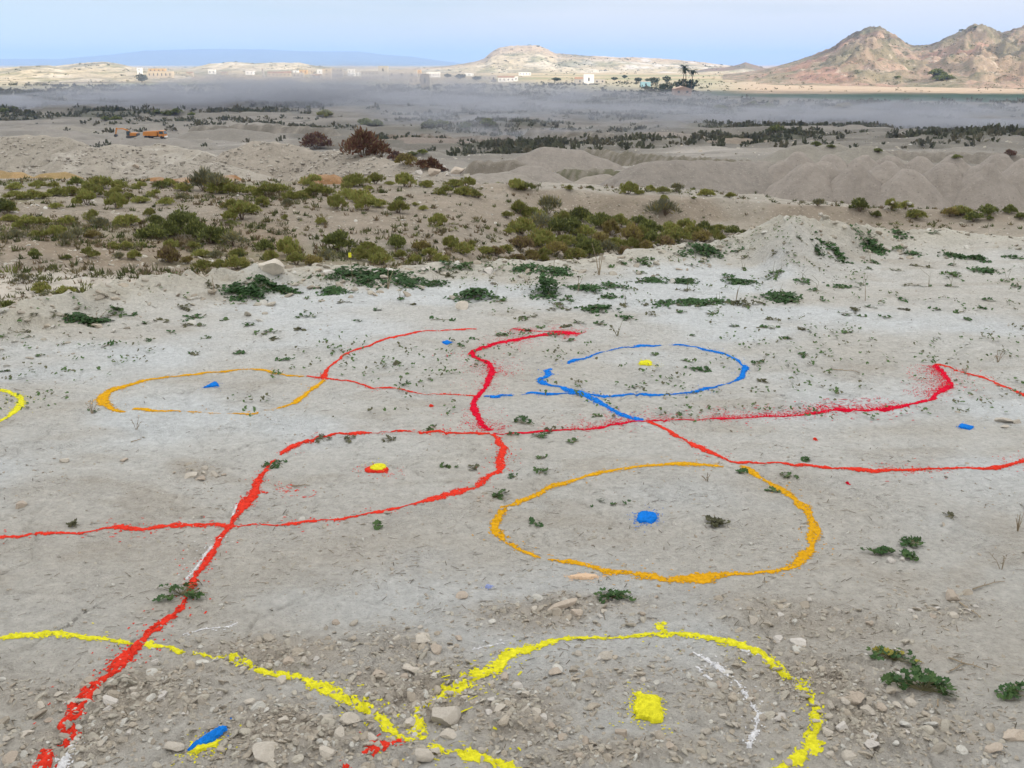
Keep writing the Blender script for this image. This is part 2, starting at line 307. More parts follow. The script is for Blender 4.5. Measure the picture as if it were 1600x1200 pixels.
def g_extra(t, N, L, tc, last, b):
    # fine grains, pits, small flakes
    v = N('ShaderNodeTexVoronoi'); v.inputs['Scale'].default_value = 140; v.feature = 'F1'; L(tc.outputs['Object'], v.inputs['Vector'])
    n = N('ShaderNodeTexNoise'); n.inputs['Scale'].default_value = 45; n.inputs['Detail'].default_value = 9; n.inputs['Roughness'].default_value = .72; L(tc.outputs['Object'], n.inputs['Vector'])
    w = N('ShaderNodeTexNoise'); w.inputs['Scale'].default_value = 4; w.inputs['Detail'].default_value = 3; L(tc.outputs['Object'], w.inputs['Vector'])
    mr = N('ShaderNodeMapRange'); mr.inputs['From Min'].default_value = .4; mr.inputs['From Max'].default_value = .65; L(w.outputs['Fac'], mr.inputs['Value'])
    a = N('ShaderNodeMath'); a.operation = 'MULTIPLY'; L(v.outputs['Distance'], a.inputs[0]); L(mr.outputs[0], a.inputs[1])
    s = N('ShaderNodeMath'); s.operation = 'MULTIPLY_ADD'; s.inputs[1].default_value = 1.0; L(n.outputs['Fac'], s.inputs[0]); 
    a2 = N('ShaderNodeMath'); a2.operation = 'MULTIPLY'; a2.inputs[1].default_value = -.35; L(a.outputs[0], a2.inputs[0]); L(a2.outputs[0], s.inputs[2])
    bp = N('ShaderNodeBump'); bp.inputs['Distance'].default_value = .022; L(s.outputs[0], bp.inputs['Height']); L(bp.outputs[0], b.inputs['Normal'])
    # dark crumbs of straw and grit
    k = N('ShaderNodeTexNoise'); k.inputs['Scale'].default_value = 70; k.inputs['Detail'].default_value = 4; k.inputs['Roughness'].default_value = .8
    mpp = N('ShaderNodeMapping'); mpp.inputs['Scale'].default_value = (1, 1.7, 1); mpp.inputs['Rotation'].default_value = (0, 0, .5); L(tc.outputs['Object'], mpp.inputs[0]); L(mpp.outputs[0], k.inputs['Vector'])
    m3 = N('ShaderNodeMapRange'); m3.inputs['From Min'].default_value = .60; m3.inputs['From Max'].default_value = .70; m3.inputs['To Max'].default_value = .55; L(k.outputs['Fac'], m3.inputs['Value'])
    mm = N('ShaderNodeMath'); mm.operation = 'MULTIPLY'; L(m3.outputs[0], mm.inputs[0]); L(mr.outputs[0], mm.inputs[1])
    mx = N('ShaderNodeMix'); mx.data_type = 'RGBA'; mx.inputs['B'].default_value = (.13, .11, .085, 1); L(mm.outputs[0], mx.inputs['Factor']); L(last, mx.inputs['A'])
    q = N('ShaderNodeMapRange'); q.inputs['From Min'].default_value = .3; q.inputs['From Max'].default_value = .7; q.inputs['To Min'].default_value = .78; q.inputs['To Max'].default_value = 1.16; L(n.outputs['Fac'], q.inputs['Value'])
    my = N('ShaderNodeMix'); my.data_type = 'RGBA'; my.blend_type = 'MULTIPLY'; my.inputs['Factor'].default_value = 1; L(mx.outputs['Result'], my.inputs['A']); L(q.outputs[0], my.inputs['B'])
    return my.outputs['Result']
M_CLAY = material('pale_clay', tint=True, scale=22, amt=.10, extra=g_extra)
def t_extra(t, N, L, tc, last, b):
    n = N('ShaderNodeTexNoise'); n.inputs['Scale'].default_value = 3; n.inputs['Detail'].default_value = 10; n.inputs['Roughness'].default_value = .7; L(tc.outputs['Object'], n.inputs['Vector'])
    bp = N('ShaderNodeBump'); bp.inputs['Distance'].default_value = .12; L(n.outputs['Fac'], bp.inputs['Height']); L(bp.outputs[0], b.inputs['Normal'])
    v = N('ShaderNodeTexVoronoi'); v.inputs['Scale'].default_value = 5; L(tc.outputs['Object'], v.inputs['Vector'])
    m3 = N('ShaderNodeMapRange'); m3.inputs['From Min'].default_value = .22; m3.inputs['From Max'].default_value = .12; m3.inputs['To Max'].default_value = .55; L(v.outputs['Distance'], m3.inputs['Value'])
    mx = N('ShaderNodeMix'); mx.data_type = 'RGBA'; mx.inputs['B'].default_value = (.5, .46, .4, 1); L(m3.outputs[0], mx.inputs['Factor']); L(last, mx.inputs['A'])
    v2 = N('ShaderNodeTexVoronoi'); v2.inputs['Scale'].default_value = 2.7; L(tc.outputs['Object'], v2.inputs['Vector'])
    m4 = N('ShaderNodeMapRange'); m4.inputs['From Min'].default_value = .25; m4.inputs['From Max'].default_value = .1; m4.inputs['To Max'].default_value = .6; L(v2.outputs['Distance'], m4.inputs['Value'])
    mx2 = N('ShaderNodeMix'); mx2.data_type = 'RGBA'; mx2.inputs['B'].default_value = (.15, .14, .08, 1); L(m4.outputs[0], mx2.inputs['Factor']); L(mx.outputs['Result'], mx2.inputs['A'])
    return mx2.outputs['Result']
M_LAND = material('stony_soil', tint=True, scale=1.2, amt=.14, extra=t_extra)
obj('ground', mesh('ground', V1, F1, True, COL1, [M_CLAY]), kind='structure')
obj('terrain', mesh('terrain', V2, F2, True, COL2, [M_LAND]), kind='structure')

# ---------------------------------------------------------------- hills
def h_extra(t, N, L, tc, last, b):
    for sc_, lo, hi, colr, am in ((.045, .52, .60, (.16, .155, .10, 1), .5), (.11, .54, .62, (.12, .12, .07, 1), .55), (.07, .60, .68, (.58, .50, .42, 1), .45)):
        n = N('ShaderNodeTexNoise'); n.inputs['Scale'].default_value = sc_; n.inputs['Detail'].default_value = 7; n.inputs['Roughness'].default_value = .68
        mp = N('ShaderNodeMapping'); mp.inputs['Location'].default_value = (sc_ * 9000, lo * 100, 0); mp.inputs['Scale'].default_value = (1, .45, 1); L(tc.outputs['Object'], mp.inputs[0]); L(mp.outputs[0], n.inputs['Vector'])
        m = N('ShaderNodeMapRange'); m.inputs['From Min'].default_value = lo; m.inputs['From Max'].default_value = hi; m.inputs['To Max'].default_value = am; L(n.outputs['Fac'], m.inputs['Value'])
        x = N('ShaderNodeMix'); x.data_type = 'RGBA'; x.inputs['B'].default_value = colr; L(m.outputs[0], x.inputs['Factor']); L(last, x.inputs['A']); last = x.outputs['Result']
    return last
M_HILL = material('hill_rock', tint=True, scale=.05, amt=.2, bump=7.0, bscale=.035, extra=h_extra)
def hill(name, pts, D0, Df, Db, base, colfn, seed, na=420, nd=110, rough=.22, sx=1., ext=None, fs=1.0, pw=1.0):
    pp = np.array(pts, float); a = np.linspace(col_a(pp[0, 0]), col_a(pp[-1, 0]), na); pxs = a * 1.045 * FPX + 800
    pyc = np.interp(pxs, pp[:, 0], pp[:, 1]); top = zat(pyc, D0)
    t = np.linspace(0, 1, nd); Df_ = np.interp(pxs, [pp[0, 0], pp[-1, 0]], Df if isinstance(Df, (list, tuple)) else [Df, Df])
    TT, AA = np.meshgrid(t, a, indexing='ij'); DfA = np.broadcast_to(Df_, AA.shape)
    u = TT * 1.35; D = np.where(u < 1, DfA + (D0 - DfA) * u, D0 + (Db - D0) * (u - 1) / .35)
    sh = np.where(u < 1, np.clip(u, 0, 1) ** pw, 1 - ((u - 1) / .35) ** 1.3)
    X, Y = AA * D, D; sc = D0 * .055 * sx
    er = ridged(X / sc, Y / sc / 1.6, 5, seed) - .55; er2 = fbm(X / (sc * .3), Y / (sc * .3), 4, seed + 3)
    H = (top - base)[None]; Hm = np.maximum(H, 3)
    env = np.sin(np.clip(u, 0, 1) * math.pi) ** .7
    cr = 1 - .0 * sh
    Z = base + H * sh + Hm * rough * .35 * env * (ridged(X / (sc * .22), Y / (sc * .4), 4, seed + 8) - .55)
    Z = Z + Hm * rough * (er * 2.0 * env + er2 * .5 * env) + Hm * .11 * (ridged(X / (sc * .12), Y / (sc * .12), 3, seed + 11) - .6) * sst(.6, .95, u) * (name != 'mountains') + rough * .12 * D0 * .01 * fbm(X / (sc * .12), Y / (sc * .12), 3, seed + 6) * (sh > .03)
    V = np.stack([X, Y, Z], -1).reshape(-1, 3); n, m = nd, na; i = np.arange(n - 1)[:, None] * m + np.arange(m - 1)[None]
    F = np.stack([i, i + 1, i + m + 1, i + m], -1).reshape(-1, 4)
    gy = np.gradient(Z, axis=0) / np.maximum(np.gradient(D, axis=0), 1); gx = np.gradient(Z, axis=1) / np.maximum(np.abs(np.gradient(X, axis=1)), .5)
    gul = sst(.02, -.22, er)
    C = colfn(X, Y, Z, u, np.hypot(gx, gy), er, np.broadcast_to(pxs, X.shape), (Z - base) / Hm)
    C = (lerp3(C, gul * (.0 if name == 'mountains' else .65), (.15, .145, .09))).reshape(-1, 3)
    o = obj(name, mesh(name, V, F, True, C, [M_HILL]), kind='structure'); return o
def c_white(X, Y, Z, u, g, er, px, hh):
    s = D = None; c = np.empty(X.shape + (3,)); c[:] = (.45, .375, .26); r = np.median(Y) * .01
    c = lerp3(c, sst(0, .4, fbm(X / (r * 3), Y / (r * 6), 5, 101)) * .6, (.56, .50, .41))
    c = lerp3(c, sst(.05, .35, fbm(X / (r * 2) + 3, Y / (r * 4), 5, 102)) * .65, (.20, .20, .10))
    return c
def c_mesa(X, Y, Z, u, g, er, px, hh):
    c = c_white(X, Y, Z, u, g, er, px, hh); c = lerp3(c, sst(.55, .8, hh) * .6, (.40, .29, .20))
    return lerp3(c, sst(860, 950, px) * sst(.1, .3, fbm(X / 50, Y / 80, 5, 110)) * .8, (.56, .51, .46))
def c_right(X, Y, Z, u, g, er, px, hh):
    c = np.empty(X.shape + (3,)); c[:] = (.285, .22, .16)
    c = lerp3(c, sst(0, .35, fbm(X / 40, Y / 60, 5, 103)) * .7, (.36, .25, .19))
    c = lerp3(c, sst(-.12, .25, fbm(X / 26 + 3, Y / 40, 6, 104)) * .6, (.17, .16, .10))
    c = lerp3(c, sst(.2, .42, fbm(X / 70 + 9, Y / 90, 4, 105)) * .7, (.34, .20, .15))
    c = lerp3(c, sst(.25, .45, fbm(X / 12, Y / 18, 4, 107)) * .6, (.09, .10, .055))
    c = lerp3(c, sst(.86, .93, hh) * sst(1312, 1322, px) * (1 - sst(1350, 1362, px)) * .85, (.07, .06, .05))
    c = lerp3(c, sst(.72, .95, hh) * sst(-.1, .2, fbm(X / 20, Y / 25, 4, 106)) * .8, (.10, .08, .06))
    return c
def c_blue(X, Y, Z, u, g, er, px, hh):
    c = np.empty(X.shape + (3,)); c[:] = (.16, .17, .14); return c
hill('mountains', [(-300, 96), (0, 92), (100, 92), (180, 85), (230, 79), (330, 76), (420, 77), (480, 80), (560, 80), (600, 85), (640, 88), (700, 96), (760, 104)], 14500, 12500, 17000, -20, c_blue, 200, 260, 40, .18)
hill('hills', [(560, 112), (650, 107), (700, 103), (740, 97), (757, 92), (768, 82), (780, 75), (800, 72), (840, 71), (852, 76), (870, 84), (905, 86), (950, 89), (1000, 90), (1050, 93), (1100, 98), (1150, 104), (1200, 107), (1260, 109)], 3400, 2300, 4600, -19, c_mesa, 210, 460, 110, .22)
hill('hills', [(1080, 112), (1105, 107), (1135, 105), (1152, 101), (1163, 97.5), (1175, 101), (1195, 107), (1230, 110)], 2500, 2250, 3000, -17, lambda *a: lerp3(c_white(*a), sst(.3, .5, a[-1]), (.2, .14, .1)), 215, 120, 50, .12)
hill('hills', [(-420, 98), (-200, 104), (0, 107), (45, 103), (80, 102.5), (105, 108), (130, 107), (200, 110), (300, 112)], 1750, 1270, 2600, -19, c_white, 220, 300, 90, .2)
hill('hills', [(40, 108), (100, 102), (130, 98.5), (165, 96.5), (185, 99), (215, 106), (260, 110), (300, 107), (330, 100), (365, 97), (400, 99), (425, 98), (470, 98), (495, 103), (530, 107), (620, 110)], 2700, 1900, 3600, -19, c_white, 230, 420, 90, .2)
hill('hills', [(1130, 118), (1190, 109), (1215, 103), (1240, 95), (1268, 86), (1300, 72), (1318, 57), (1335, 48), (1350, 43), (1366, 42), (1385, 53), (1405, 66), (1420, 72), (1450, 69), (1480, 55), (1500, 46), (1530, 42), (1555, 52), (1580, 43), (1600, 39), (1680, 22), (1800, 5), (2000, 0), (2400, 30)], 1650, [1100, 560], 2300, -19, c_right, 240, 540, 180, .40, 1.0, pw=1.5)

# ---------------------------------------------------------------- the cloud that shades the valley, and the air
def cloud():
    H = 750.; k = H / SUN_DIR[2]; off = SUN_DIR[:2] * k; n, m = 90, 100
    U, W = np.meshgrid(np.linspace(0, 1, m), np.linspace(0, 1, n))
    gx = (U - .5) * 4200 + 0; yf = np.interp(gx, [-2600, -500, -300, -60, 60, 200, 600, 2600], [960, 970, 1000, 1080, 1040, 800, 640, 600])
    gy = -900 + (yf + 900) * W; e = np.minimum(np.minimum(U, 1 - U) * 6, 1); lump = fbm(gx / 260, gy / 260, 4, 301)
    ed = np.minimum(np.minimum(W * 6, (1 - W) * 9 + .02), 1) * e; th = 120 * np.sqrt(np.clip(ed, 0, 1)) * (1 + .5 * lump)
    gx = gx + (1 - e) * 0; top = np.stack([gx + off[0], gy + off[1], H + th], -1).reshape(-1, 3); bot = np.stack([gx + off[0], gy + off[1], H - th * .25 * (1 + lump)], -1).reshape(-1, 3)
    i = np.arange(n - 1)[:, None] * m + np.arange(m - 1)[None]; Ft = np.stack([i, i + 1, i + m + 1, i + m], -1).reshape(-1, 4); Fb = Ft[:, ::-1] + n * m
    mt = bpy.data.materials.new('cloud_vapour'); mt.use_nodes = True; t = mt.node_tree; t.nodes.clear()
    o = t.nodes.new('ShaderNodeOutputMaterial'); d = t.nodes.new('ShaderNodeBsdfDiffuse'); d.inputs[0].default_value = (.85, .86, .88, 1)
    tr = t.nodes.new('ShaderNodeBsdfTranslucent'); tr.inputs[0].default_value = (.9, .9, .9, 1); ms = t.nodes.new('ShaderNodeMixShader'); ms.inputs[0].default_value = .72
    t.links.new(d.outputs[0], ms.inputs[1]); t.links.new(tr.outputs[0], ms.inputs[2]); t.links.new(ms.outputs[0], o.inputs[0])
    obj('cloud', mesh('cloud', np.concatenate([top, bot]), np.concatenate([Ft, Fb]), True, None, [mt]), kind='stuff')
cloud()
def volmat(name, col, dens, noise=None):
    m = bpy.data.materials.new(name); m.use_nodes = True; t = m.node_tree; t.nodes.clear(); N = t.nodes.new; L = t.links.new
    o = N('ShaderNodeOutputMaterial'); v = N('ShaderNodeVolumePrincipled'); v.inputs['Color'].default_value = (*col, 1); v.inputs['Density'].default_value = dens; L(v.outputs[0], o.inputs['Volume'])
    v.inputs['Anisotropy'].default_value = .0
    if noise:
        tc = N('ShaderNodeTexCoord'); mp = N('ShaderNodeMapping'); mp.inputs['Scale'].default_value = noise[1]; n = N('ShaderNodeTexNoise'); n.inputs['Scale'].default_value = 1; n.inputs['Detail'].default_value = 4; n.inputs['Roughness'].default_value = .6; n.inputs['Distortion'].default_value = .9
        L(tc.outputs['Object'], mp.inputs[0]); L(mp.outputs[0], n.inputs['Vector'])
        mr = N('ShaderNodeMapRange'); mr.inputs['From Min'].default_value = noise[0]; mr.inputs['From Max'].default_value = noise[0] + .14; L(n.outputs['Fac'], mr.inputs['Value'])
        # thins out towards the outside of its ellipsoid (mesh is a unit sphere scaled by the object)
        ln = N('ShaderNodeVectorMath'); ln.operation = 'LENGTH'; L(tc.outputs['Object'], ln.inputs[0])
        fr = N('ShaderNodeMapRange'); fr.inputs['From Min'].default_value = 1.; fr.inputs['From Max'].default_value = .35; L(ln.outputs['Value'], fr.inputs['Value'])
        a = N('ShaderNodeMath'); a.operation = 'MULTIPLY'; L(mr.outputs[0], a.inputs[0]); L(fr.outputs[0], a.inputs[1])
        b = N('ShaderNodeMath'); b.operation = 'MULTIPLY'; b.inputs[1].default_value = dens; L(a.outputs[0], b.inputs[0]); L(b.outputs[0], v.inputs['Density'])
    return m
def boxmesh(x0, x1, y0, y1, z0, z1):
    V = np.array([(x, y, z) for z in (z0, z1) for y in (y0, y1) for x in (x0, x1)], float)
    return V, np.array([(0, 2, 3, 1), (4, 5, 7, 6), (0, 1, 5, 4), (2, 6, 7, 3), (0, 4, 6, 2), (1, 3, 7, 5)])
# ================================================================ labels: one phrase for one thing
ORD = ['', 'second ', 'third ', 'fourth ', 'fifth ', 'sixth ', 'seventh ', 'eighth ', 'ninth ', 'tenth ', 'eleventh ', 'twelfth ', 'thirteenth ', 'fourteenth ', 'fifteenth ', 'sixteenth ']
def place_words(px, py, marks):
    best = None
    for (n, mx_, my_) in marks:
        dx, dy = px - mx_, (py - my_) * 2.0; d = math.hypot(dx, dy)
        if best is None or d < best[0]: best = (d, n, dx, dy)
    d, n, dx, dy = best
    if d < 26: rel = 'beside '
    elif abs(dx) > abs(dy): rel = 'to the left of ' if dx < 0 else 'to the right of '
    else: rel = 'behind ' if dy < 0 else 'in front of '
    return rel + n
def settle(items):
    """items: dict(o, look, where, px, cat, group): equal look and place are told apart by their order from the left"""
    cells = {}
    for it in items: cells.setdefault((it['look'], it['where']), []).append(it)
    for (look, where), L_ in cells.items():
        L_.sort(key=lambda i: i['px'])
        for k, it in enumerate(L_):
            if len(L_) == 1: lab = look + ' ' + where
            else:
                lab = (ORD[k] + 'leftmost ' if k else 'leftmost ') + look + ' ' + where
            if len(lab.split()) > 16: lab = lab.replace('wide dense mat of dark green leaves', 'wide green mat').replace('bright green ', '').replace('dense cushion of dark green leaves', 'dark leafy cushion')
            tag(it['o'], lab, it['cat'], it['group'])

# ================================================================ the pigment drawing
def powder(name, col): return material(name, color=col, rough=1, scale=70, amt=.34, bump=.004, bscale=320, spec=.05)
P_RED = powder('vermilion_powder', (.64, .04, .022)); P_CRIM = powder('crimson_powder', (.58, .006, .03)); P_YEL = powder('yellow_powder', (.66, .62, .03))
P_ORA = powder('ochre_orange_powder', (.60, .315, .012)); P_BLU = powder('blue_powder', (.01, .17, .60)); P_WHI = powder('white_chalk', (.62, .62, .63))
LIFT = [0.0]
def stroke(name, label, mat, cat, chains, spray=0.0, group=None, rag=.5, side=0):
    """chains: lists of (px, py, width in cm) along the line; width 0 leaves a gap"""
    Vs, Fs, off = [], [], 0; LIFT[0] += .00035; lift = .0012 + LIFT[0] % .0022; sd_ = int(LIFT[0] * 1e6) % 997
    for ch in chains:
        p = np.array(ch, float); x, y = P0(p[:, 0], p[:, 1])
        for _ in range(3):                                   # settle on the uneven ground
            z = HZ(x, y); a, s = ray(p[:, 0], p[:, 1]); y = (z - CAM_Z) / s; x = a * y
        wd = p[:, 2] / 100
        # smooth curve through the points
        t = np.concatenate([[0], np.cumsum(np.hypot(np.diff(x), np.diff(y)))]); T = np.arange(0, t[-1], .0055)
        def cr(q):
            m = np.gradient(q, t); k = np.clip(np.searchsorted(t, T, side='right') - 1, 0, len(t) - 2); h = t[k + 1] - t[k]; u = (T - t[k]) / h
            return (2 * u**3 - 3 * u**2 + 1) * q[k] + (u**3 - 2 * u**2 + u) * h * m[k] + (-2 * u**3 + 3 * u**2) * q[k + 1] + (u**3 - u**2) * h * m[k + 1]
        X, Y = (cr(x), cr(y)) if len(t) > 2 else (np.interp(T, t, x), np.interp(T, t, y)); W = np.interp(T, t, wd)
        X = X + .006 * fbm(T / .12, T * 0 + sd_, 3, 5); Y = Y + .012 * fbm(T / .12, T * 0 + sd_, 3, 6)
        tx, ty = np.gradient(X), np.gradient(Y); l = np.hypot(tx, ty) + 1e-9; nx, ny = -ty / l, tx / l
        wm = max(wd.max(), .01); half = wm * 1.1 + .03 + .35 * spray; nv = max(4, int(half * 2 / .0042)); v = np.linspace(-half, half, nv + 1)
        TT, VV = np.meshgrid(T, v, indexing='ij'); PX = X[:, None] + nx[:, None] * VV; PY = Y[:, None] + ny[:, None] * VV
        cx, cy = PX[:-1, :-1], PY[:-1, :-1]; cv = np.abs(VV[:-1, :-1] + .002); cw = W[:-1, None] * (1 + rag * 1.1 * fbm(T[:-1] / .06, T[:-1] * 0 + 3, 4, sd_))[:, None]
        edge = fbm(cx / .022, cy / .022, 3, sd_ + 1) * rag * .9 + fbm(cx / .008, cy / .008, 2, sd_ + 2) * rag * .5
        keep = (cv < .5 * cw * (1 + edge)) & (W[:-1, None] > .002)
        keep &= rng.random(keep.shape) > .03 + .55 * sst(.30, .52, cv / np.maximum(cw, .002)) + .20 * (rubble_mask(cx, cy) > .6) * (fbm(cx / .03, cy / .03, 3, 9) > .1) * 1.0
        core = keep.copy()
        q = .11 + spray * 1.25
        cloud_ = np.clip(fbm(T[:-1] / .25, T[:-1] * 0 + 11, 3, sd_) + .45, 0, 1)[:, None]
        fleck = (rng.random(keep.shape) < q * cloud_ * np.exp(-cv / (W[:-1, None] * .5 + .004 + .09 * spray)) * (1.0 if side == 0 else np.where(np.sign(VV[:-1, :-1]) == side, 1.6, .25)))
        keep |= fleck & (W[:-1, None] > .002)
        n, m = PX.shape; inner = np.zeros((n, m)); c = core
        inner[1:-1, 1:-1] = (c[:-1, :-1] & c[1:, :-1] & c[:-1, 1:] & c[1:, 1:])
        Z = HZ(PX, PY) + .0012 + inner * (lift + .0011 * rng.random((n, m)))
        PXj = PX + rng.normal(0, .0009, PX.shape); PYj = PY + rng.normal(0, .0009, PX.shape)
        i = (np.arange(n - 1)[:, None] * m + np.arange(m - 1)[None]); q4 = np.stack([i, i + 1, i + m + 1, i + m], -1)[keep]
        used, inv = np.unique(q4, return_inverse=True); Vs.append(np.stack([PXj, PYj, Z], -1).reshape(-1, 3)[used]); Fs.append(inv.reshape(-1, 4)[:, ::-1] + off); off += len(used)
    me = mesh(name, np.concatenate(Vs), np.concatenate(Fs), False, None, [mat]); o = obj(name, me)
    return tag(o, label, cat, group)
def blot(name, label, mat, cat, px, py, wpx, hpx, shape='round', rot=0, height=.006, spray=.25, group=None, lift=0, poly=None):
    x0, y0, _ = HIT(px, py); rw = PXM(wpx, math.hypot(y0, 1.6)) / 2; yf = P0(px, py + hpx / 2)[1]; yn = P0(px, py - hpx / 2)[1]; rh = abs(yn - yf) / 2
    st = .0042; R = max(rw, rh) * 2.6; g = np.arange(-R, R, st); U, W = np.meshgrid(g, g); cr_, sr = math.cos(rot), math.sin(rot)
    u, v = (U * cr_ + W * sr) / rw, (-U * sr + W * cr_) / rh; th = np.arctan2(v, u)
    if shape == 'round': r = np.hypot(u, v)
    elif shape == 'square': r = np.maximum(np.abs(u + .15 * v), np.abs(v))
    elif shape == 'tri': r = np.maximum(np.maximum(-v * 1.6, 1.2 * u + .9 * v), -1.2 * u + .9 * v)
    elif shape == 'diamond': r = np.abs(u) + np.abs(v) * .9
    X, Y = x0 + U, y0 + W; cx, cy = X[:-1, :-1], Y[:-1, :-1]; r = r[:-1, :-1]; e = .22 * fbm(cx / .03, cy / .03, 3, int(px)) + .12 * fbm(cx / .01, cy / .01, 2, int(py))
    core = r < 1 + e; keep = core | (rng.random(r.shape) < spray * np.exp(-(r - 1) / .35) * (r > 1) * (fbm(cx / .05, cy / .05, 2, 3) > -.25))
    n, m = X.shape; inner = np.zeros((n, m)); c = core; inner[1:-1, 1:-1] = (c[:-1, :-1] & c[1:, :-1] & c[:-1, 1:] & c[1:, 1:])
    rr = np.zeros((n, m)); rr[:-1, :-1] = np.clip(1 - r, 0, 1); Z = HZ(X, Y) + .0012 + lift + inner * (.003 + height * rr ** .6 + .0015 * rng.random((n, m)))
    i = (np.arange(n - 1)[:, None] * m + np.arange(m - 1)[None]); q4 = np.stack([i, i + 1, i + m + 1, i + m], -1)[keep]; used, inv = np.unique(q4, return_inverse=True)
    o = obj(name, mesh(name, np.stack([X, Y, Z], -1).reshape(-1, 3)[used], inv.reshape(-1, 4), False, None, [mat])); return tag(o, label, cat, group)

LG, DG = 'lines of coloured powder drawn on the clay', 'spots of coloured powder on the clay'
stroke('pigment_line', 'bright yellow powder arc cut off by the frame, beside the far-left ochre ring', P_YEL, 'pigment line',
       [[(-60, 600, 3), (-25, 603, 3.5), (0, 610, 3.5), (14, 613, 4), (27, 619, 4.2), (34, 628, 4.6), (28, 638, 4), (17, 648, 3), (0, 658, 2.5), (-40, 668, 2.5)]], .05, LG)
stroke('pigment_line', 'small ochre-orange ring around a blue triangle at the far left', P_ORA, 'pigment line',
       [[(477, 588, 1.2), (457, 587, 2.6), (430, 583, 3), (403, 577, 3), (383, 577, 1.6), (360, 580, 3), (340, 582, .8), (320, 583, 3.4), (290, 586, 3.2), (277, 588, 1.4), (233, 593, 2.5), (200, 602, 4.5), (173, 611, 6), (161, 622, 6.5), (165, 632, 5.2), (177, 641, 3.6), (192, 644, 2.4), (198, 644, 0), (206, 642, 0), (208, 640, 3), (216, 639, 4.2), (240, 642, 3.2), (262, 643, 2.4), (280, 642, 1.2), (290, 643, 0), (300, 644, 2.4), (310, 644, .6), (335, 645, .6), (350, 646, 0), (362, 646, .6), (377, 647, 2.8), (398, 647, 2.2), (405, 645, 0), (425, 640, .5), (440, 636, 2.6), (460, 630, 3.4), (473, 620, 3.6), (483, 611, 2), (491, 605, 3.4), (501, 598, 3.2), (507, 593, 2)]], .03, LG)
stroke('pigment_line', 'vermilion powder arc rising from the small ochre ring towards the weeds', P_RED, 'pigment line',
       [[(504, 594, 3), (507, 588, 3.4), (511, 579, 3.6), (516, 573, 1.6), (533, 559, 2.2), (553, 548, 2.4), (576, 540, 2.6), (600, 531, 2.4), (622, 525, 3.4), (640, 522, 3.2), (666, 517, 1.8), (684, 517, 1.0), (700, 516, 2), (720, 515, 3.2), (733, 514, 2), (745, 515, .4)]], .04, LG)
stroke('pigment_line', 'thin vermilion line from the small ochre ring to the crimson line', P_RED, 'pigment line',
       [[(478, 588, 1.6), (492, 589, 2), (505, 590, 2.8), (516, 592, 2.6), (533, 595, 1.6), (553, 597, 1.8), (566, 601, 1.4), (593, 606, 1.3), (606, 606, 2.2), (618, 607, 1.3), (640, 612, 1.2), (655, 615, .7), (666, 617, .4), (682, 616, .5), (692, 616, 1.3), (720, 617, 1.1), (746, 619, 1.8)]], .05, LG)
stroke('pigment_line', 'crimson powder line hooking back to a broad smudged tip behind', P_CRIM, 'pigment line',
       [[(906, 522, 4), (896, 521, 7), (878, 520, 8), (862, 522, 6), (833, 526, 5), (800, 532, 4.5), (766, 540, 5), (750, 545, 4.5), (741, 549, 5), (737, 553, 4), (743, 559, 3.5), (750, 562, 3), (760, 566, 3.6), (768, 575, 3.4), (768, 582, 3.8), (763, 593, 4.2), (757, 606, 3), (750, 616, 3.2), (744, 623, 4), (740, 634, 4), (744, 648, 4.4), (748, 653, 2.6), (752, 661, 4), (759, 669, 3.4), (766, 674, 3)],
        [(800, 513, 1.2), (820, 516, 1.5), (840, 518, 1.2), (860, 518, 1.6), (880, 519, 3), (894, 521, 3)]], .34, LG)
stroke('pigment_line', 'winding vermilion line running from the bottom left corner up to the crossing', P_RED, 'pigment line',
       [[(766, 677, 2.6), (753, 678, 2.6), (735, 676, 1.8), (720, 677, 2.2), (700, 677, 2.6), (676, 675, 3.0), (660, 676, 2.6), (654, 675, 1.2), (646, 675, 1), (640, 674, 2), (626, 674, 2.4), (610, 676, 1.5), (593, 676, .6), (584, 677, .4), (572, 676, 2.6), (555, 677, 4), (540, 679, 3.2), (530, 678, 1.5), (520, 680, 2.6), (510, 683, 2.8), (495, 684, 2.2), (480, 689, 3), (467, 693, 3), (452, 700, 3), (442, 707, 2.6), (438, 711, 0), (432, 716, 0), (428, 721, 1.8), (420, 728, 1.2), (414, 738, 2.8), (408, 744, 2.6), (404, 751, 3), (401, 760, 3), (400, 769, 4), (393, 778, 5.5), (385, 789, 5), (378, 796, 4.4), (371, 806, 3.6), (364, 814, 3), (358, 822, 2.6), (352, 831, 3), (344, 841, 2.8), (339, 852, 2.6), (330, 868, 2.8), (319, 884, 3.8), (309, 897, 3.6), (303, 909, 2.8), (297, 920, 2.2), (291, 930, .9), (288, 938, 1.8), (280, 951, 2.4), (270, 960, 2.6), (257, 971, 2.8), (244, 981, 3.2), (234, 990, 3), (222, 1001, 3.2), (209, 1013, 4.2), (195, 1028, 5), (184, 1040, 4.8), (177, 1050, 3.2), (170, 1056, 2.6), (158, 1064, 4), (146, 1074, 4.4), (134, 1083, 4), (127, 1095, 5), (118, 1112, 5.6), (108, 1124, 4), (100, 1132, 3), (107, 1142, 4), (110, 1152, 5), (104, 1160, 2), (92, 1164, 0), (84, 1168, 0), (78, 1172, 5), (72, 1180, 5), (68, 1192, 4), (60, 1206, 4), (50, 1222, 4)]], .05, LG, rag=.65)
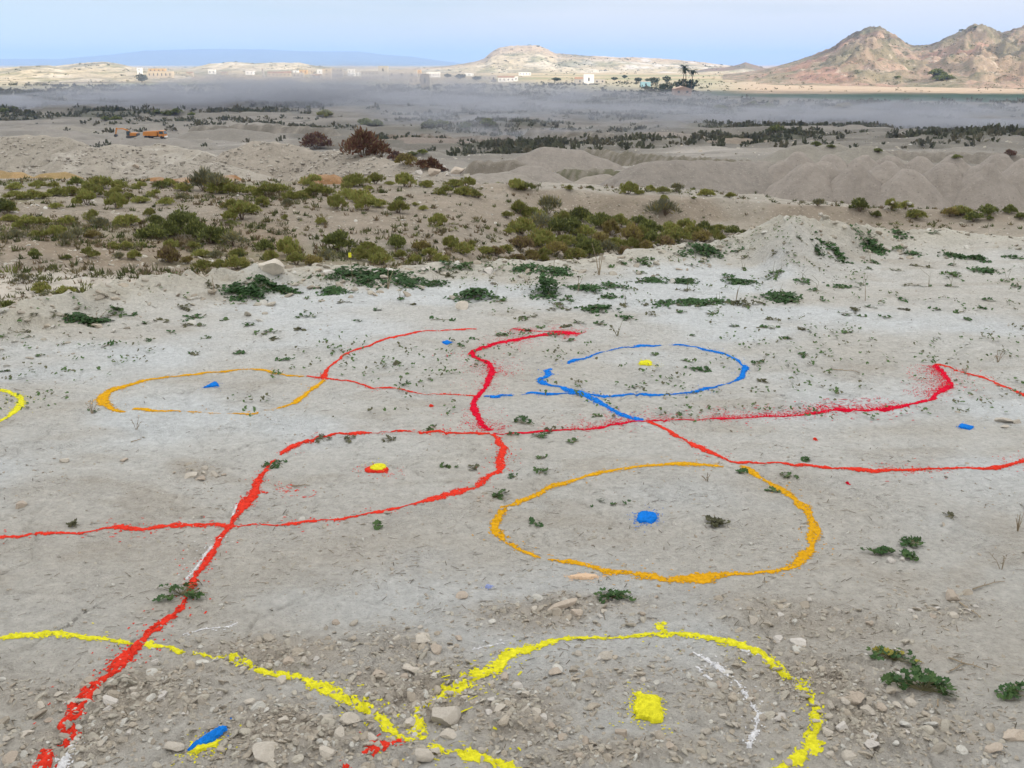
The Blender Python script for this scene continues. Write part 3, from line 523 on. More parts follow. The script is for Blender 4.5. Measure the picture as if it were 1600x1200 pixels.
stroke('pigment_line', 'vermilion loop bulging right of the yellow-topped red spot', P_RED, 'pigment line',
       [[(768, 678, 3), (776, 683, 3), (780, 690, 3.6), (786, 697, 4.2), (785, 708, 4.6), (782, 718, 5), (783, 730, 4), (777, 738, 4), (766, 743, 3.4), (752, 752, 4), (740, 761, 4.6), (722, 767, 5.4), (700, 773, 5), (673, 781, 4), (655, 785, 1.6), (630, 791, 1.2), (612, 796, 3.2), (596, 800, 4), (583, 802, 2.4), (572, 803, 1), (550, 807, 1.4), (533, 811, 2.4), (521, 812, 1.2), (510, 813, .9), (500, 814, .9), (494, 815, 2.2), (475, 816, 1.8), (455, 818, 2.8), (440, 819, 1.4), (425, 820, .9), (415, 820, 1.8), (400, 821, .9), (378, 823, 1.0), (358, 823, 3), (335, 821, 2.2), (310, 821, 2.4), (290, 820, 3.6), (275, 821, 5), (262, 822, 3), (235, 826, 3.6), (207, 826, 3.2), (190, 824, 4.6), (177, 825, 3.2), (160, 827, 1.2), (147, 829, .6), (132, 830, 1.4), (110, 832, 1.4), (80, 834, 3), (58, 834, 1.4), (33, 838, 2.6), (18, 838, 1.2), (0, 839, 2.2), (-40, 841, 2.4)]], .06, LG)
stroke('pigment_line', 'faint vermilion wisp trailing right off the thick red stroke', P_RED, 'pigment line', [[(402, 772, 2.5), (415, 770, 1.6), (430, 766, .9), (444, 762, .5), (457, 757, .3)]], .5, LG, rag=1.)
stroke('pigment_line', 'long crimson line sweeping right and up into a shark-fin tip', P_CRIM, 'pigment line',
       [[(768, 676, 1.4), (785, 679, 1.2), (793, 678, 1.8), (826, 677, 2.6), (846, 675, 3.4), (866, 673, 3.8), (880, 672, 2), (900, 671, 2.4), (933, 669, 2.8), (966, 664, 2.2), (988, 660, 1.3), (1008, 658, 1.1), (1026, 657, 1.6), (1045, 656, 1.2), (1066, 656, 1), (1100, 655, .8), (1121, 654, 1.8), (1135, 655, 1.7), (1160, 654, 1.1), (1193, 651, 1.5), (1215, 651, 1), (1240, 650, 1.8), (1262, 648, 2.4), (1285, 645, 2), (1315, 640, 3), (1340, 641, 3.4), (1366, 641, 4), (1385, 640, 4.6), (1403, 637, 5), (1412, 635, 3.4), (1433, 630, 3.4), (1455, 625, 3.2), (1463, 618, 3.4), (1474, 610, 4.2), (1485, 602, 4), (1484, 595, 3.2), (1479, 588, 3.2), (1471, 580, 3.4), (1464, 574, 3), (1461, 571, 2.2)]], .36, LG, side=1)
stroke('pigment_line', 'vermilion outline closing the fin around the blue diamond at the right edge', P_RED, 'pigment line',
       [[(1459, 570, 2), (1470, 571, 2.8), (1485, 575, 2.6), (1499, 580, 1.6), (1515, 585, 1.8), (1533, 589, 2.8), (1550, 596, 1.8), (1568, 604, 2.6), (1583, 610, 1.8), (1600, 617, 3), (1632, 630, 3), (1665, 652, 3), (1674, 676, 3), (1655, 702, 3), (1625, 714, 3), (1600, 720, 3.6), (1585, 723, 3.2), (1566, 728, 2.8), (1533, 732, 2.6), (1510, 732, 1.8), (1483, 733, 1.8), (1433, 734, 2), (1400, 735, 2), (1380, 735, 3.2), (1360, 736, 4), (1340, 733, 3.4), (1315, 731, 2), (1290, 730, 3), (1275, 728, 2.2), (1255, 727, 2.8), (1239, 728, 3), (1225, 725, 1.8), (1209, 723, 2.2), (1190, 724, 1.6), (1166, 722, 2.8), (1152, 723, 2.4), (1143, 722, 2), (1130, 716, 2.4), (1120, 711, 4.2), (1110, 707, 4.6), (1100, 702, 2.4), (1092, 699, 4), (1082, 694, 3.2), (1072, 688, 1.8), (1066, 685, 2), (1056, 681, 3.4), (1050, 677, 2.6), (1043, 672, 2.4), (1030, 666, 2.4), (1018, 661, 2.6), (1010, 658, 2)]], .08, LG)
stroke('pigment_line', 'blue powder hook running down from behind to the red crossing', P_BLU, 'pigment line',
       [[(1006, 658, 2.5), (995, 656, 4.4), (980, 651, 4.6), (970, 647, 3), (955, 639, 3), (940, 631, 3), (926, 624, 3.8), (912, 617, 6), (898, 613, 7), (885, 609, 5), (876, 605, 2), (862, 603, 2.2), (852, 601, 4), (845, 596, 5), (845, 591, 4.4), (850, 590, 4), (858, 586, 3.6), (855, 580, 3.4), (861, 576, 2.6)]], .03, LG)
stroke('pigment_line', 'broken blue powder ring around the yellow smudge behind', P_BLU, 'pigment line',
       [[(889, 569, 1.8), (892, 566, 3), (903, 562, 2.6), (915, 560, 1.8), (933, 553, 1.4), (950, 549, 1.0), (966, 545, 1), (985, 543, 1.5), (994, 542, 4), (1010, 541, 5), (1026, 541, 3.4), (1034, 540, .8), (1050, 540, .6), (1058, 539, 2.4), (1070, 540, 2.8), (1090, 543, 1.6), (1097, 545, 3), (1108, 548, 4), (1126, 552, 3.4), (1140, 557, 2), (1149, 561, 3), (1156, 567, 2.2), (1165, 574, 4.2), (1162, 580, 3), (1160, 587, 3.2), (1152, 594, 2.6), (1143, 598, 2.4), (1125, 603, 1.6), (1113, 607, 2.8), (1103, 608, 3.6), (1086, 612, 3), (1066, 615, 2), (1050, 617, 1.8), (1033, 618, 3), (1015, 618, 3.2), (1000, 617, 2), (985, 617, 1.6), (966, 618, 2.2), (945, 619, 3), (932, 618, 3), (925, 617, 1), (905, 615, 2.6), (885, 615, 1.6), (872, 616, 3.2), (855, 616, 3), (838, 615, 3), (828, 614, 2.4), (820, 616, .8), (812, 617, 0), (804, 618, 0), (800, 618, 2), (780, 619, 1.8), (775, 621, 3), (764, 620, 2.6), (755, 620, 1.4)]], .03, LG)
stroke('pigment_line', 'large ochre-orange ring around the blue spot right of centre', P_ORA, 'pigment line',
       [[(1157, 728, 1), (1165, 731, 3.4), (1183, 743, 3.8), (1196, 751, 3.2), (1209, 760, 3.6), (1222, 767, 3.8), (1233, 773, 4.2), (1245, 782, 3), (1253, 790, 4.4), (1262, 798, 4.2), (1266, 807, 3.4), (1271, 827, 3.8), (1268, 840, 4), (1268, 855, 3.2), (1257, 870, 4), (1246, 880, 3), (1236, 885, 4.4), (1224, 889, 2.2), (1206, 893, 2.6), (1180, 896, 1.8), (1159, 897, 2.8), (1130, 899, 3), (1116, 901, 4.4), (1106, 905, 5.6), (1086, 904, 5), (1060, 905, 4.6), (1040, 906, 3.8), (1026, 903, 4), (1010, 901, 4.8), (1000, 898, 4.4), (980, 895, 3.4), (966, 893, 3.2), (950, 892, 4), (933, 888, 3), (910, 883, 3), (895, 879, 4), (880, 878, 3), (862, 875, 1.6), (854, 875, 0), (848, 874, 0), (842, 872, 2), (828, 866, 2.2), (810, 859, 2.8), (800, 853, 3.4), (792, 850, 1.8), (790, 846, 0), (788, 844, 2.4), (782, 837, 3.4), (776, 830, 3.6), (773, 822, 3), (779, 808, 2.6), (785, 797, 2.8), (790, 791, 1.4), (800, 789, 1.8), (812, 785, 3.4), (826, 780, 3.2), (850, 766, 3), (883, 756, 3), (916, 745, 2.4), (940, 739, 2.8), (966, 733, 2.6), (990, 730, 2.4), (1010, 728, 3), (1030, 727, 3), (1050, 725, 3.2), (1066, 725, 4), (1085, 727, 3), (1099, 727, 4.2), (1113, 728, 4), (1124, 729, 2.6), (1132, 729, .5)]], .03, LG)
stroke('pigment_line', 'bright yellow line from the left edge dipping right through the stones', P_YEL, 'pigment line',
       [[(-40, 1000, 2.4), (0, 997, 2.6), (40, 993, 2.8), (70, 991, 4), (80, 991, 4.2), (100, 994, 3.6), (127, 996, 3), (150, 997, 2), (167, 1000, 1.8), (180, 1002, 2.2), (200, 1004, 2.4), (207, 1005, 1.4), (212, 1006, 0), (226, 1004, 0), (231, 1004, 3), (240, 1009, 4.8), (250, 1011, 3.2), (256, 1011, .4), (262, 1011, 1.6), (285, 1020, 1.8), (290, 1021, .3), (303, 1020, 1.2), (310, 1022, .4), (318, 1023, 1.5), (328, 1025, 1), (337, 1028, .6), (342, 1027, 2), (360, 1028, 2.2), (378, 1036, 2.6), (395, 1041, 2.4), (415, 1047, 3), (435, 1052, 2.2), (447, 1056, 3.6), (457, 1057, 3.6), (468, 1058, 1.8), (480, 1062, 3), (493, 1068, 4), (508, 1074, 4.2), (522, 1080, 3), (536, 1087, 4), (550, 1094, 3.4), (565, 1102, 3), (580, 1111, 2.8), (592, 1121, 3.2), (603, 1133, 4), (613, 1143, 4.4), (622, 1151, 4.2), (636, 1156, 3), (646, 1157, 1.2), (656, 1159, 0), (672, 1162, 0), (678, 1168, 2.4), (686, 1171, 3), (696, 1173, 1.6), (706, 1175, .6), (718, 1173, 1), (728, 1175, 2.6), (745, 1180, 3.8), (765, 1186, 3.8), (783, 1193, 4), (800, 1202, 4), (830, 1220, 4)]], .07, LG, rag=.6)
stroke('pigment_line', 'bright yellow loop at the bottom around the yellow square', P_YEL, 'pigment line',
       [[(662, 1158, 3), (656, 1150, 4), (654, 1138, 3.6), (656, 1126, 2.6), (652, 1115, 1.4), (662, 1106, .8), (672, 1097, 1.6), (684, 1090, 1.4), (694, 1085, 2.4), (704, 1078, 5.4), (716, 1072, 5.8), (730, 1063, 5.4), (746, 1056, 5), (762, 1050, 3.8), (780, 1042, 3.8), (788, 1032, 3.4), (796, 1024, 4.4), (808, 1019, 4.4), (824, 1012, 3.4), (845, 1005, 3.4), (862, 1000, 3.8), (875, 998, 2), (900, 997, 1.7), (930, 998, 2), (966, 997, 1.8), (990, 994, 2.2), (1006, 992, 2.8), (1020, 991, 3), (1043, 991, 4.4), (1050, 989, 1.8), (1060, 989, 3.8), (1075, 991, 4.4), (1099, 995, 3.6), (1120, 999, 3.2), (1139, 1003, 4.2), (1158, 1010, 4), (1176, 1017, 3), (1192, 1023, 3), (1203, 1033, 3.8), (1214, 1042, 4.2), (1223, 1049, 4.2), (1230, 1052, 1.2), (1238, 1056, .8), (1244, 1060, 3.4), (1254, 1069, 4), (1260, 1074, .8), (1265, 1083, 2.8), (1270, 1092, 3), (1275, 1104, 3.2), (1276, 1118, 3.8), (1276, 1130, 3.4), (1272, 1140, 1.6), (1262, 1146, 3.6), (1266, 1158, 4.8), (1268, 1168, 4.6), (1260, 1174, 2), (1250, 1177, 3.6), (1244, 1184, 4), (1234, 1192, 3.2), (1222, 1199, 2), (1205, 1212, 3)],
        [(1043, 990, 2.2), (1034, 983, 2.6), (1028, 977, 1.8), (1022, 976, .8)], [(1034, 982, 1.2), (1038, 975, 1.6), (1042, 972, .8)]], .07, LG, rag=.6)
stroke('pigment_line', 'short vermilion dash touching the yellow lines at the bottom', P_RED, 'pigment line', [[(634, 1157, 2), (622, 1160, 3.8), (606, 1162, 4.4), (592, 1168, 4), (582, 1172, 3.2), (574, 1176, 2), (577, 1182, 1.6)]], .05, LG, rag=.8)
stroke('pigment_line', 'scrap of vermilion cut off by the bottom edge', P_RED, 'pigment line', [[(545, 1196, 2), (536, 1204, 2.4)]], .05, LG, rag=.8)
stroke('chalk_line', 'white chalk guide arc inside the bottom yellow loop', P_WHI, 'chalk line', [[(1082, 1018, .7), (1100, 1028, 1), (1120, 1041, 1.4), (1136, 1054, .8), (1150, 1065, 1.0), (1163, 1084, 1.4), (1174, 1101, 1.2), (1182, 1112, 1.6), (1181, 1130, 1.8), (1177, 1146, 1.8), (1171, 1163, 1.6), (1170, 1176, .6)]], .08, 'white chalk guide lines', rag=.9)
stroke('chalk_line', 'short white chalk scratch nested inside the chalk guide arc', P_WHI, 'chalk line', [[(1088, 1042, .5), (1103, 1056, .8), (1112, 1062, .5)]], .08, 'white chalk guide lines', rag=.9)
stroke('chalk_line', 'white chalk stripe left of the winding vermilion line', P_WHI, 'chalk line', [[(346, 838, .8), (334, 850, 1), (324, 860, 1.4), (314, 876, 1.6), (303, 892, 1.4), (290, 906, 1.2)]], .08, 'white chalk guide lines', rag=.9)
stroke('chalk_line', 'white chalk stripe beside the foot of the winding vermilion line', P_WHI, 'chalk line', [[(112, 1160, 1), (108, 1176, 1.6), (100, 1188, 1.8), (92, 1206, 1.4)]], .08, 'white chalk guide lines', rag=.9)
stroke('chalk_line', 'short white chalk stripe just above the red crossing at left', P_WHI, 'chalk line', [[(374, 786, .5), (366, 798, 1.0), (362, 808, .8)]], .08, 'white chalk guide lines', rag=.9)
stroke('chalk_line', 'faint white chalk scratch above the dipping yellow line', P_WHI, 'chalk line', [[(372, 972, .5), (352, 980, .8), (325, 985, .5), (305, 988, .5), (283, 994, .4)]], .05, 'white chalk guide lines', rag=1.)
stroke('chalk_line', 'white chalk stripe under the upper right of the yellow loop', P_WHI, 'chalk line', [[(1150, 1012, .6), (1180, 1023, 1.2), (1196, 1031, .6)]], .05, 'white chalk guide lines', rag=1.)
stroke('chalk_line', 'white chalk scratch above the upper left of the yellow loop', P_WHI, 'chalk line', [[(735, 1016, .5), (760, 1010, .9), (790, 1004, .5)]], .05, 'white chalk guide lines', rag=1.)
B = 'pigment spot'
blot('pigment_spot', 'small blue triangle inside the small ochre ring', P_BLU, B, 332, 602, 20, 10, 'tri', group=DG)
blot('pigment_spot', 'tiny blue spot inside the vermilion arc near the weeds', P_BLU, B, 698, 536, 16, 5.5, 'diamond', group=DG)
blot('pigment_spot', 'yellow smudge inside the blue ring', P_YEL, B, 1009, 568, 20, 7, 'round', group=DG, spray=.7)
blot('pigment_spot', 'ragged vermilion spot under a yellow dab in the left loop', P_RED, B, 588, 735, 36, 11, 'round', group=DG, spray=.5)
blot('pigment_spot', 'yellow dab on top of the vermilion spot', P_YEL, B, 590, 733, 25, 12, 'round', group=DG, lift=.005, spray=.1)
blot('pigment_spot', 'round blue spot inside the large ochre-orange ring', P_BLU, B, 1010, 810, 31, 17, 'round', rot=-.4, group=DG)
blot('pigment_spot', 'blue diamond inside the fin at the right', P_BLU, B, 1508, 668, 26, 9, 'diamond', group=DG, spray=.1)
blot('pigment_spot', 'yellow splash under the slanting blue streak at bottom left', P_YEL, B, 316, 1167, 46, 26, 'round', rot=.6, group=DG, spray=.6)
blot('pigment_spot', 'slanting blue streak over a yellow splash at bottom left', P_BLU, B, 322, 1159, 60, 15, 'round', rot=.75, group=DG, lift=.005, spray=.05)
blot('pigment_spot', 'yellow square heap inside the bottom loop', P_YEL, B, 1012, 1110, 40, 36, 'square', rot=-.25, height=.012, group=DG, spray=.35)
blot('pigment_spot', 'faint peach smear below the large ochre ring', material('peach_powder', (.56, .40, .27), scale=200), B, 911, 903, 46, 8, 'round', group=DG, spray=.4)
blot('pigment_spot', 'tiny red fleck below the long vermilion line at the right', P_CRIM, B, 1324, 757, 7, 4, 'round', group=DG)
blot('pigment_spot', 'tiny red fleck inside the fin', P_RED, B, 1273, 687, 6, 3, 'round', group=DG)
blot('pigment_spot', 'tiny red fleck below the thin vermilion line', P_RED, B, 673, 635, 7, 3, 'round', group=DG)
blot('pigment_spot', 'pale blue fleck left of the peach smear', material('pale_blue_powder', (.25, .30, .52), scale=200), B, 762, 918, 12, 5, 'round', group=DG)

# ================================================================ stones
def ico(sub):
    t = (1 + 5 ** .5) / 2; V = [(-1, t, 0), (1, t, 0), (-1, -t, 0), (1, -t, 0), (0, -1, t), (0, 1, t), (0, -1, -t), (0, 1, -t), (t, 0, -1), (t, 0, 1), (-t, 0, -1), (-t, 0, 1)]
    F = [(0, 11, 5), (0, 5, 1), (0, 1, 7), (0, 7, 10), (0, 10, 11), (1, 5, 9), (5, 11, 4), (11, 10, 2), (10, 7, 6), (7, 1, 8), (3, 9, 4), (3, 4, 2), (3, 2, 6), (3, 6, 8), (3, 8, 9), (4, 9, 5), (2, 4, 11), (6, 2, 10), (8, 6, 7), (9, 8, 1)]
    V = [np.array(v) / np.linalg.norm(v) for v in V]
    for _ in range(sub):
        c = {}; G = []
        def mid(a, b):
            k = (min(a, b), max(a, b))
            if k not in c: m = V[a] + V[b]; V.append(m / np.linalg.norm(m)); c[k] = len(V) - 1
            return c[k]
        for (a, b, d) in F: ab, bd, da = mid(a, b), mid(b, d), mid(d, a); G += [(a, ab, da), (b, bd, ab), (d, da, bd), (ab, bd, da)]
        F = G
    return np.array(V), np.array(F)
ICO = [ico(0), ico(1), ico(2), ico(3)]
def stone_shape(seed, sub, flat=.6, long=1.0, cuts=9):
    r = np.random.default_rng(seed); V, F = ICO[sub]; V = V.copy()
    for _ in range(cuts):                                     # broken faces
        n = r.normal(size=3); n /= np.linalg.norm(n); d = r.uniform(.38, .78); k = V @ n - d; V = V - np.outer(np.maximum(k, 0), n) * .97
    V += .05 * np.stack([fbm(V[:, 1] * 3 + seed, V[:, 2] * 3, 3, seed), fbm(V[:, 2] * 3, V[:, 0] * 3 + seed, 3, seed + 1), fbm(V[:, 0] * 3, V[:, 1] * 3 + seed, 3, seed + 2)], -1)
    V *= np.array([long, 1 / long ** .3, flat]); return V / np.abs(V[:, :2]).max(), F
M_STONE = material('grey_beige_stone', (.45, .41, .35), scale=5, amt=.14, bump=.0035, bscale=7, objvar=.14)
M_STONEB = material('brownish_stone', (.41, .35, .285), scale=5, amt=.16, bump=.0035, bscale=7, objvar=.1)
M_STONEW = material('whitish_stone', (.50, .47, .43), scale=5, amt=.10, bump=.003, bscale=7, objvar=.08)
M_RUB = material('rubble_stones', tint=True, scale=40, amt=.14, bump=.008, bscale=90)
SM = {}
for kind, mt_ in (('g', M_STONE), ('b', M_STONEB), ('w', M_STONEW)):
    for k in range(6):
        V, F = stone_shape(100 + k * 7, 3, (.5, .65, .42, .75, .55, .6)[k], (1.3, 1.1, 1.5, 1.0, 1.25, 1.7)[k]); SM[kind, k] = mesh('stone', V, F, True, None, [mt_])
        try: SM[kind, k].set_sharp_from_angle(angle=math.radians(28))
        except Exception: pass
V, F = stone_shape(555, 3, .55, 3.0, 5); SM['b', 'long'] = mesh('stone', V, F, True, None, [M_STONEB])
V, F = stone_shape(556, 3, .4, 1.2, 4); SM['g', 'slab'] = mesh('stone', V, F, True, None, [M_STONE])
NM = [('the winding vermilion line', 110, 1110), ('the winding vermilion line', 200, 1020), ('the blue and yellow streak', 320, 1160), ('the dipping yellow line', 430, 1050), ('the dipping yellow line', 560, 1100), ('the yellow crossing', 660, 1155),
      ('the yellow square', 1012, 1110), ('the bottom yellow loop', 870, 1000), ('the loop\'s right side', 1272, 1110), ('the loop\'s upper right side', 1180, 1020), ('the long brown stone', 881, 945), ('the sprawling weed', 1430, 1040),
      ('the large ochre ring', 950, 890), ('the far-left ochre ring', 230, 640), ('the rim', 600, 415), ('the vermilion line at left', 270, 822), ('the dense weed mat', 740, 462), ('the blue diamond', 1508, 668), ('the rim boulder', 415, 410)]
ST = [  # px, py of its foot, width px, kind, shape, note
 (690, 1132, 54, 'g', 1, 'large angular grey stone'), (703, 1155, 32, 'g', 0, 'angular grey stone'), (637, 1138, 30, 'g', 3, 'rounded grey stone'), (662, 1188, 38, 'g', 1, 'split pale grey stone'), (546, 1132, 32, 'g', 4, 'dull grey stone'), (580, 1157, 21, 'g', 3, 'small rounded stone'),
 (621, 1088, 23, 'g', 3, 'small rounded stone'), (681, 1020, 24, 'b', 4, 'buff stone'), (593, 1056, 23, 'b', 0, 'buff flattish stone'), (643, 1052, 28, 'g', 4, 'dull grey stone'), (658, 1004, 36, 'g', 2, 'crumbling pale clod'), (721, 934, 26, 'b', 2, 'flat orange-brown stone'),
 (881, 957, 56, 'b', 'long', 'long cylindrical brown stone'), (899, 962, 24, 'b', 3, 'buff stone'), (766, 1098, 15, 'w', 1, 'small white stone'), (764, 1117, 16, 'w', 0, 'upright white stone'), (781, 1111, 19, 'g', 4, 'small flattish stone'), (810, 1076, 19, 'w', 1, 'small whitish stone'),
 (790, 1062, 20, 'b', 3, 'square brown stone'), (948, 1029, 28, 'g', 2, 'flat grey stone'), (867, 1056, 24, 'b', 2, 'thin reddish stone'), (973, 1152, 23, 'b', 3, 'small rounded brown stone'), (1026, 1152, 20, 'g', 0, 'small grey stone'), (916, 1161, 17, 'b', 3, 'small reddish pebble'),
 (878, 1156, 17, 'b', 4, 'small brown pebble'), (840, 1118, 20, 'g', 2, 'thin grey flake'), (850, 1125, 18, 'w', 2, 'thin whitish flake'), (167, 1101, 29, 'w', 3, 'smooth pale pebble'), (132, 1076, 16, 'b', 3, 'small buff pebble'), (252, 1094, 21, 'w', 1, 'pale cornered stone'), (242, 1037, 15, 'w', 3, 'small whitish pebble'),
 (508, 1182, 31, 'g', 3, 'rounded grey stone'), (415, 1190, 58, 'g', 'slab', 'broad flat half-buried stone'), (422, 1197, 22, 'g', 3, 'small rounded stone'), (453, 1037, 25, 'b', 0, 'buff stone'), (475, 1036, 17, 'g', 3, 'small grey stone'), (493, 1034, 13, 'w', 1, 'small whitish pebble'), (440, 1069, 20, 'g', 1, 'small grey stone'),
 (507, 1127, 24, 'g', 1, 'angular grey stone'), (530, 1151, 22, 'g', 4, 'dull grey stone'), (112, 1101, 22, 'g', 0, 'angular grey stone'), (63, 1106, 18, 'g', 3, 'small rounded stone'), (13, 1192, 27, 'b', 4, 'buff stone'), (270, 1175, 30, 'g', 4, 'dull grey stone'), (210, 1088, 13, 'g', 1, 'small grey stone'), (200, 1149, 16, 'w', 3, 'small whitish pebble'),
 (1334, 1101, 52, 'b', 5, 'long brown stone'), (1361, 1117, 28, 'g', 0, 'angular grey stone'), (1318, 1140, 22, 'w', 3, 'rounded white stone'), (1299, 1106, 20, 'g', 3, 'rounded grey stone'), (1403, 1106, 19, 'g', 0, 'small grey stone'), (1427, 1104, 21, 'g', 1, 'angular grey stone'), (1379, 1110, 20, 'b', 4, 'buff stone'),
 (1397, 1083, 28, 'g', 2, 'flat grey stone'), (1417, 1077, 17, 'g', 3, 'small grey stone'), (1418, 1149, 15, 'w', 3, 'small whitish pebble'), (1491, 936, 30, 'b', 3, 'brown lump'), (1180, 975, 28, 'g', 0, 'dull grey stone'), (1253, 1009, 30, 'w', 2, 'white flat flake'), (1218, 1003, 17, 'w', 1, 'small whitish stone'), (1219, 1128, 23, 'w', 2, 'white flat flake'),
 (1293, 1148, 21, 'g', 3, 'rounded grey stone'), (1556, 1176, 27, 'b', 4, 'buff stone'), (1166, 1197, 19, 'g', 3, 'small rounded stone'), (1103, 1149, 19, 'g', 3, 'small rounded stone'), (1361, 1168, 30, 'w', 2, 'white flat flake'), (1592, 1158, 44, 'b', 5, 'dark brown stone'),
 (297, 747, 25, 'g', 0, 'largest cornered stone of a heap'), (320, 735, 13, 'g', 1, 'small grey stone'), (334, 744, 19, 'g', 3, 'rounded grey stone'), (313, 751, 17, 'b', 4, 'buff stone'), (28, 795, 26, 'b', 3, 'brown clod'), (97, 723, 18, 'g', 3, 'small rounded stone'), (192, 722, 17, 'b', 4, 'small buff stone'), (1570, 661, 25, 'g', 4, 'smooth grey stone'),
 (1591, 662, 17, 'g', 3, 'small grey stone'), (1572, 668, 15, 'g', 2, 'thin grey flake'), (415, 425, 50, 'g', 1, 'pale boulder'), (515, 430, 30, 'w', 0, 'white cornered rock'), (553, 428, 20, 'w', 1, 'pointed white rock'), (610, 427, 30, 'w', 0, 'white rock'), (661, 424, 22, 'w', 2, 'white rock'), (762, 426, 26, 'w', 0, 'white rock'), (722, 483, 28, 'g', 4, 'buff rock'),
 (707, 468, 18, 'g', 3, 'small rounded rock'), (1395, 880, 16, 'w', 1, 'small whitish stone'), (1412, 876, 14, 'w', 3, 'small whitish pebble'), (1050, 1182, 15, 'g', 3, 'small grey stone'), (752, 1176, 16, 'g', 1, 'small grey stone'), (1330, 1188, 24, 'g', 1, 'angular grey stone'), (1296, 1183, 17, 'g', 3, 'small rounded stone'),
 (440, 1130, 18, 'g', 1, 'small grey stone'), (345, 1085, 14, 'w', 3, 'small whitish pebble'), (390, 1100, 16, 'g', 4, 'small flattish stone'), (590, 1003, 14, 'g', 3, 'small grey stone'), (905, 1025, 14, 'g', 1, 'small grey stone'), (140, 1128, 17, 'g', 3, 'small rounded stone'), (40, 1150, 21, 'g', 0, 'angular grey stone'), (75, 1130, 15, 'b', 4, 'small buff stone')]
r2 = np.random.default_rng(21)
for k in range(150):                                           # further stones one can pick out in the rubble
    i = r2.integers(0, len(RUB)); b = RUB[i]; px, py = b[0] + r2.normal() * b[2] * .55, b[1] + r2.normal() * b[3] * .55
    if 0 < px < 1600 and 560 < py < 1195 and b[4] > .45:
        s = r2.uniform(9, 19); kd = r2.choice(['g', 'g', 'g', 'b', 'w']); sh = int(r2.integers(0, 5))
        ST.append((px, py, s * (py / 1200) ** .7, kd, sh, {'g': 'little grey', 'b': 'little buff', 'w': 'little pale'}[kd] + {0: ' broken stone', 1: ' angular stone', 2: ' flat chip', 3: ' round pebble', 4: ' flattish stone'}[sh]))
items = []; STXY = []
for (px, py, wpx, kd, sh, note) in ST:
    x, y, z = HIT(px, py); w_ = PXM(wpx, math.hypot(y, 1.6)); rot = r2.uniform(0, 6.28) if sh not in ('long', 'slab', 5) else {'long': .35, 'slab': .2, 5: .05}[sh]
    fl = SM[kd, sh].vertices; o = obj('stone', SM[kd, sh], None, (x, y + w_ * .25, z + w_ * .07), (r2.normal() * .15, r2.normal() * .15, rot), (w_ / 2, w_ / 2, w_ / 2))
    STXY.append((x, y + w_ * .25, w_ / 2)); items.append(dict(o=o, look=note, where=place_words(px, py, NM), px=px, cat='stone', group='stones lying loose on the clay'))
settle(items)
# the countless small stones and crumbs
def scatter_stones(n, fn, smin, smax, sub, name, seed, shapes=5, pw=2.6):
    r = np.random.default_rng(seed); Vs, Fs, Cs, off = [], [], [], 0; SH = [stone_shape(700 + k, sub, .6, 1.2, 5) for k in range(shapes)]
    P = fn(r, n); X, Y = P[:, 0], P[:, 1]; Z = HZ(X, Y); s = smin + (smax - smin) * r.random(len(X)) ** pw; rt = r.uniform(0, 6.28, len(X)); sh = r.integers(0, shapes, len(X))
    for k in range(shapes):
        q = np.where(sh == k)[0]; V0, F0 = SH[k]; c, s_ = np.cos(rt[q])[:, None], np.sin(rt[q])[:, None]; til = r.normal(0, .3, (len(q), 2))
        vx, vy, vz = V0[None, :, 0], V0[None, :, 1], V0[None, :, 2]; A = vx * c - vy * s_; Bq = vx * s_ + vy * c; Cz = vz + A * til[:, :1] + Bq * til[:, 1:]
        sc = s[q][:, None]; V = np.stack([X[q][:, None] + A * sc, Y[q][:, None] + Bq * sc, Z[q][:, None] + Cz * sc + sc * .02], -1)
        Vs.append(V.reshape(-1, 3)); Fs.append((F0[None] + (np.arange(len(q)) * len(V0))[:, None, None]).reshape(-1, 3) + off); off += len(q) * len(V0)
        base = np.array([(.40, .37, .31), (.385, .34, .275), (.50, .485, .44), (.36, .325, .27)])[r.choice(4, len(q), p=[.45, .25, .12, .18])] * r.uniform(.88, 1.1, (len(q), 1)); Cs.append(np.repeat(base, len(V0), 0))
    o = obj(name, mesh(name, np.concatenate(Vs), np.concatenate(Fs), False, np.concatenate(Cs), [M_RUB]), kind='stuff'); return o
def in_rubble(r, n):
    out_ = []
    while sum(map(len, out_)) < n:
        px, py = r.uniform(-150, 1750, 6000), 540 + 700 * r.random(6000) ** .75; x, y = P0(px, py); m = rubble_mask(x, y); k = r.random(6000) < m ** 1.5 * .9 + .006; out_.append(np.stack([x[k], y[k]], -1))
    return np.concatenate(out_)[:n]
def on_clay(r, n):
    px, py = r.uniform(-200, 1800, n * 3), 400 + 830 * r.random(n * 3); x, y = P0(px, py); a = x / y; k = (y < rimD(a) - .05) & (r.random(n * 3) < .25 + .75 * (fbm(x / .5, y / .5, 3, 88) > .05)); return np.stack([x[k], y[k]], -1)[:n]
scatter_stones(600, in_rubble, .010, .022, 1, 'rubble', 31)
scatter_stones(2000, in_rubble, .006, .013, 1, 'rubble', 32)
scatter_stones(4500, in_rubble, .0035, .008, 0, 'rubble', 35)
scatter_stones(7000, on_clay, .0022, .009, 0, 'grit', 33, pw=4)
def on_rim(r, n):
    a = r.uniform(-.62, .62, n); d = rimD(a) + r.normal(-.15, .35, n); return np.stack([a * d, d], -1)
scatter_stones(1500, on_rim, .008, .05, 1, 'rubble', 34, pw=4)
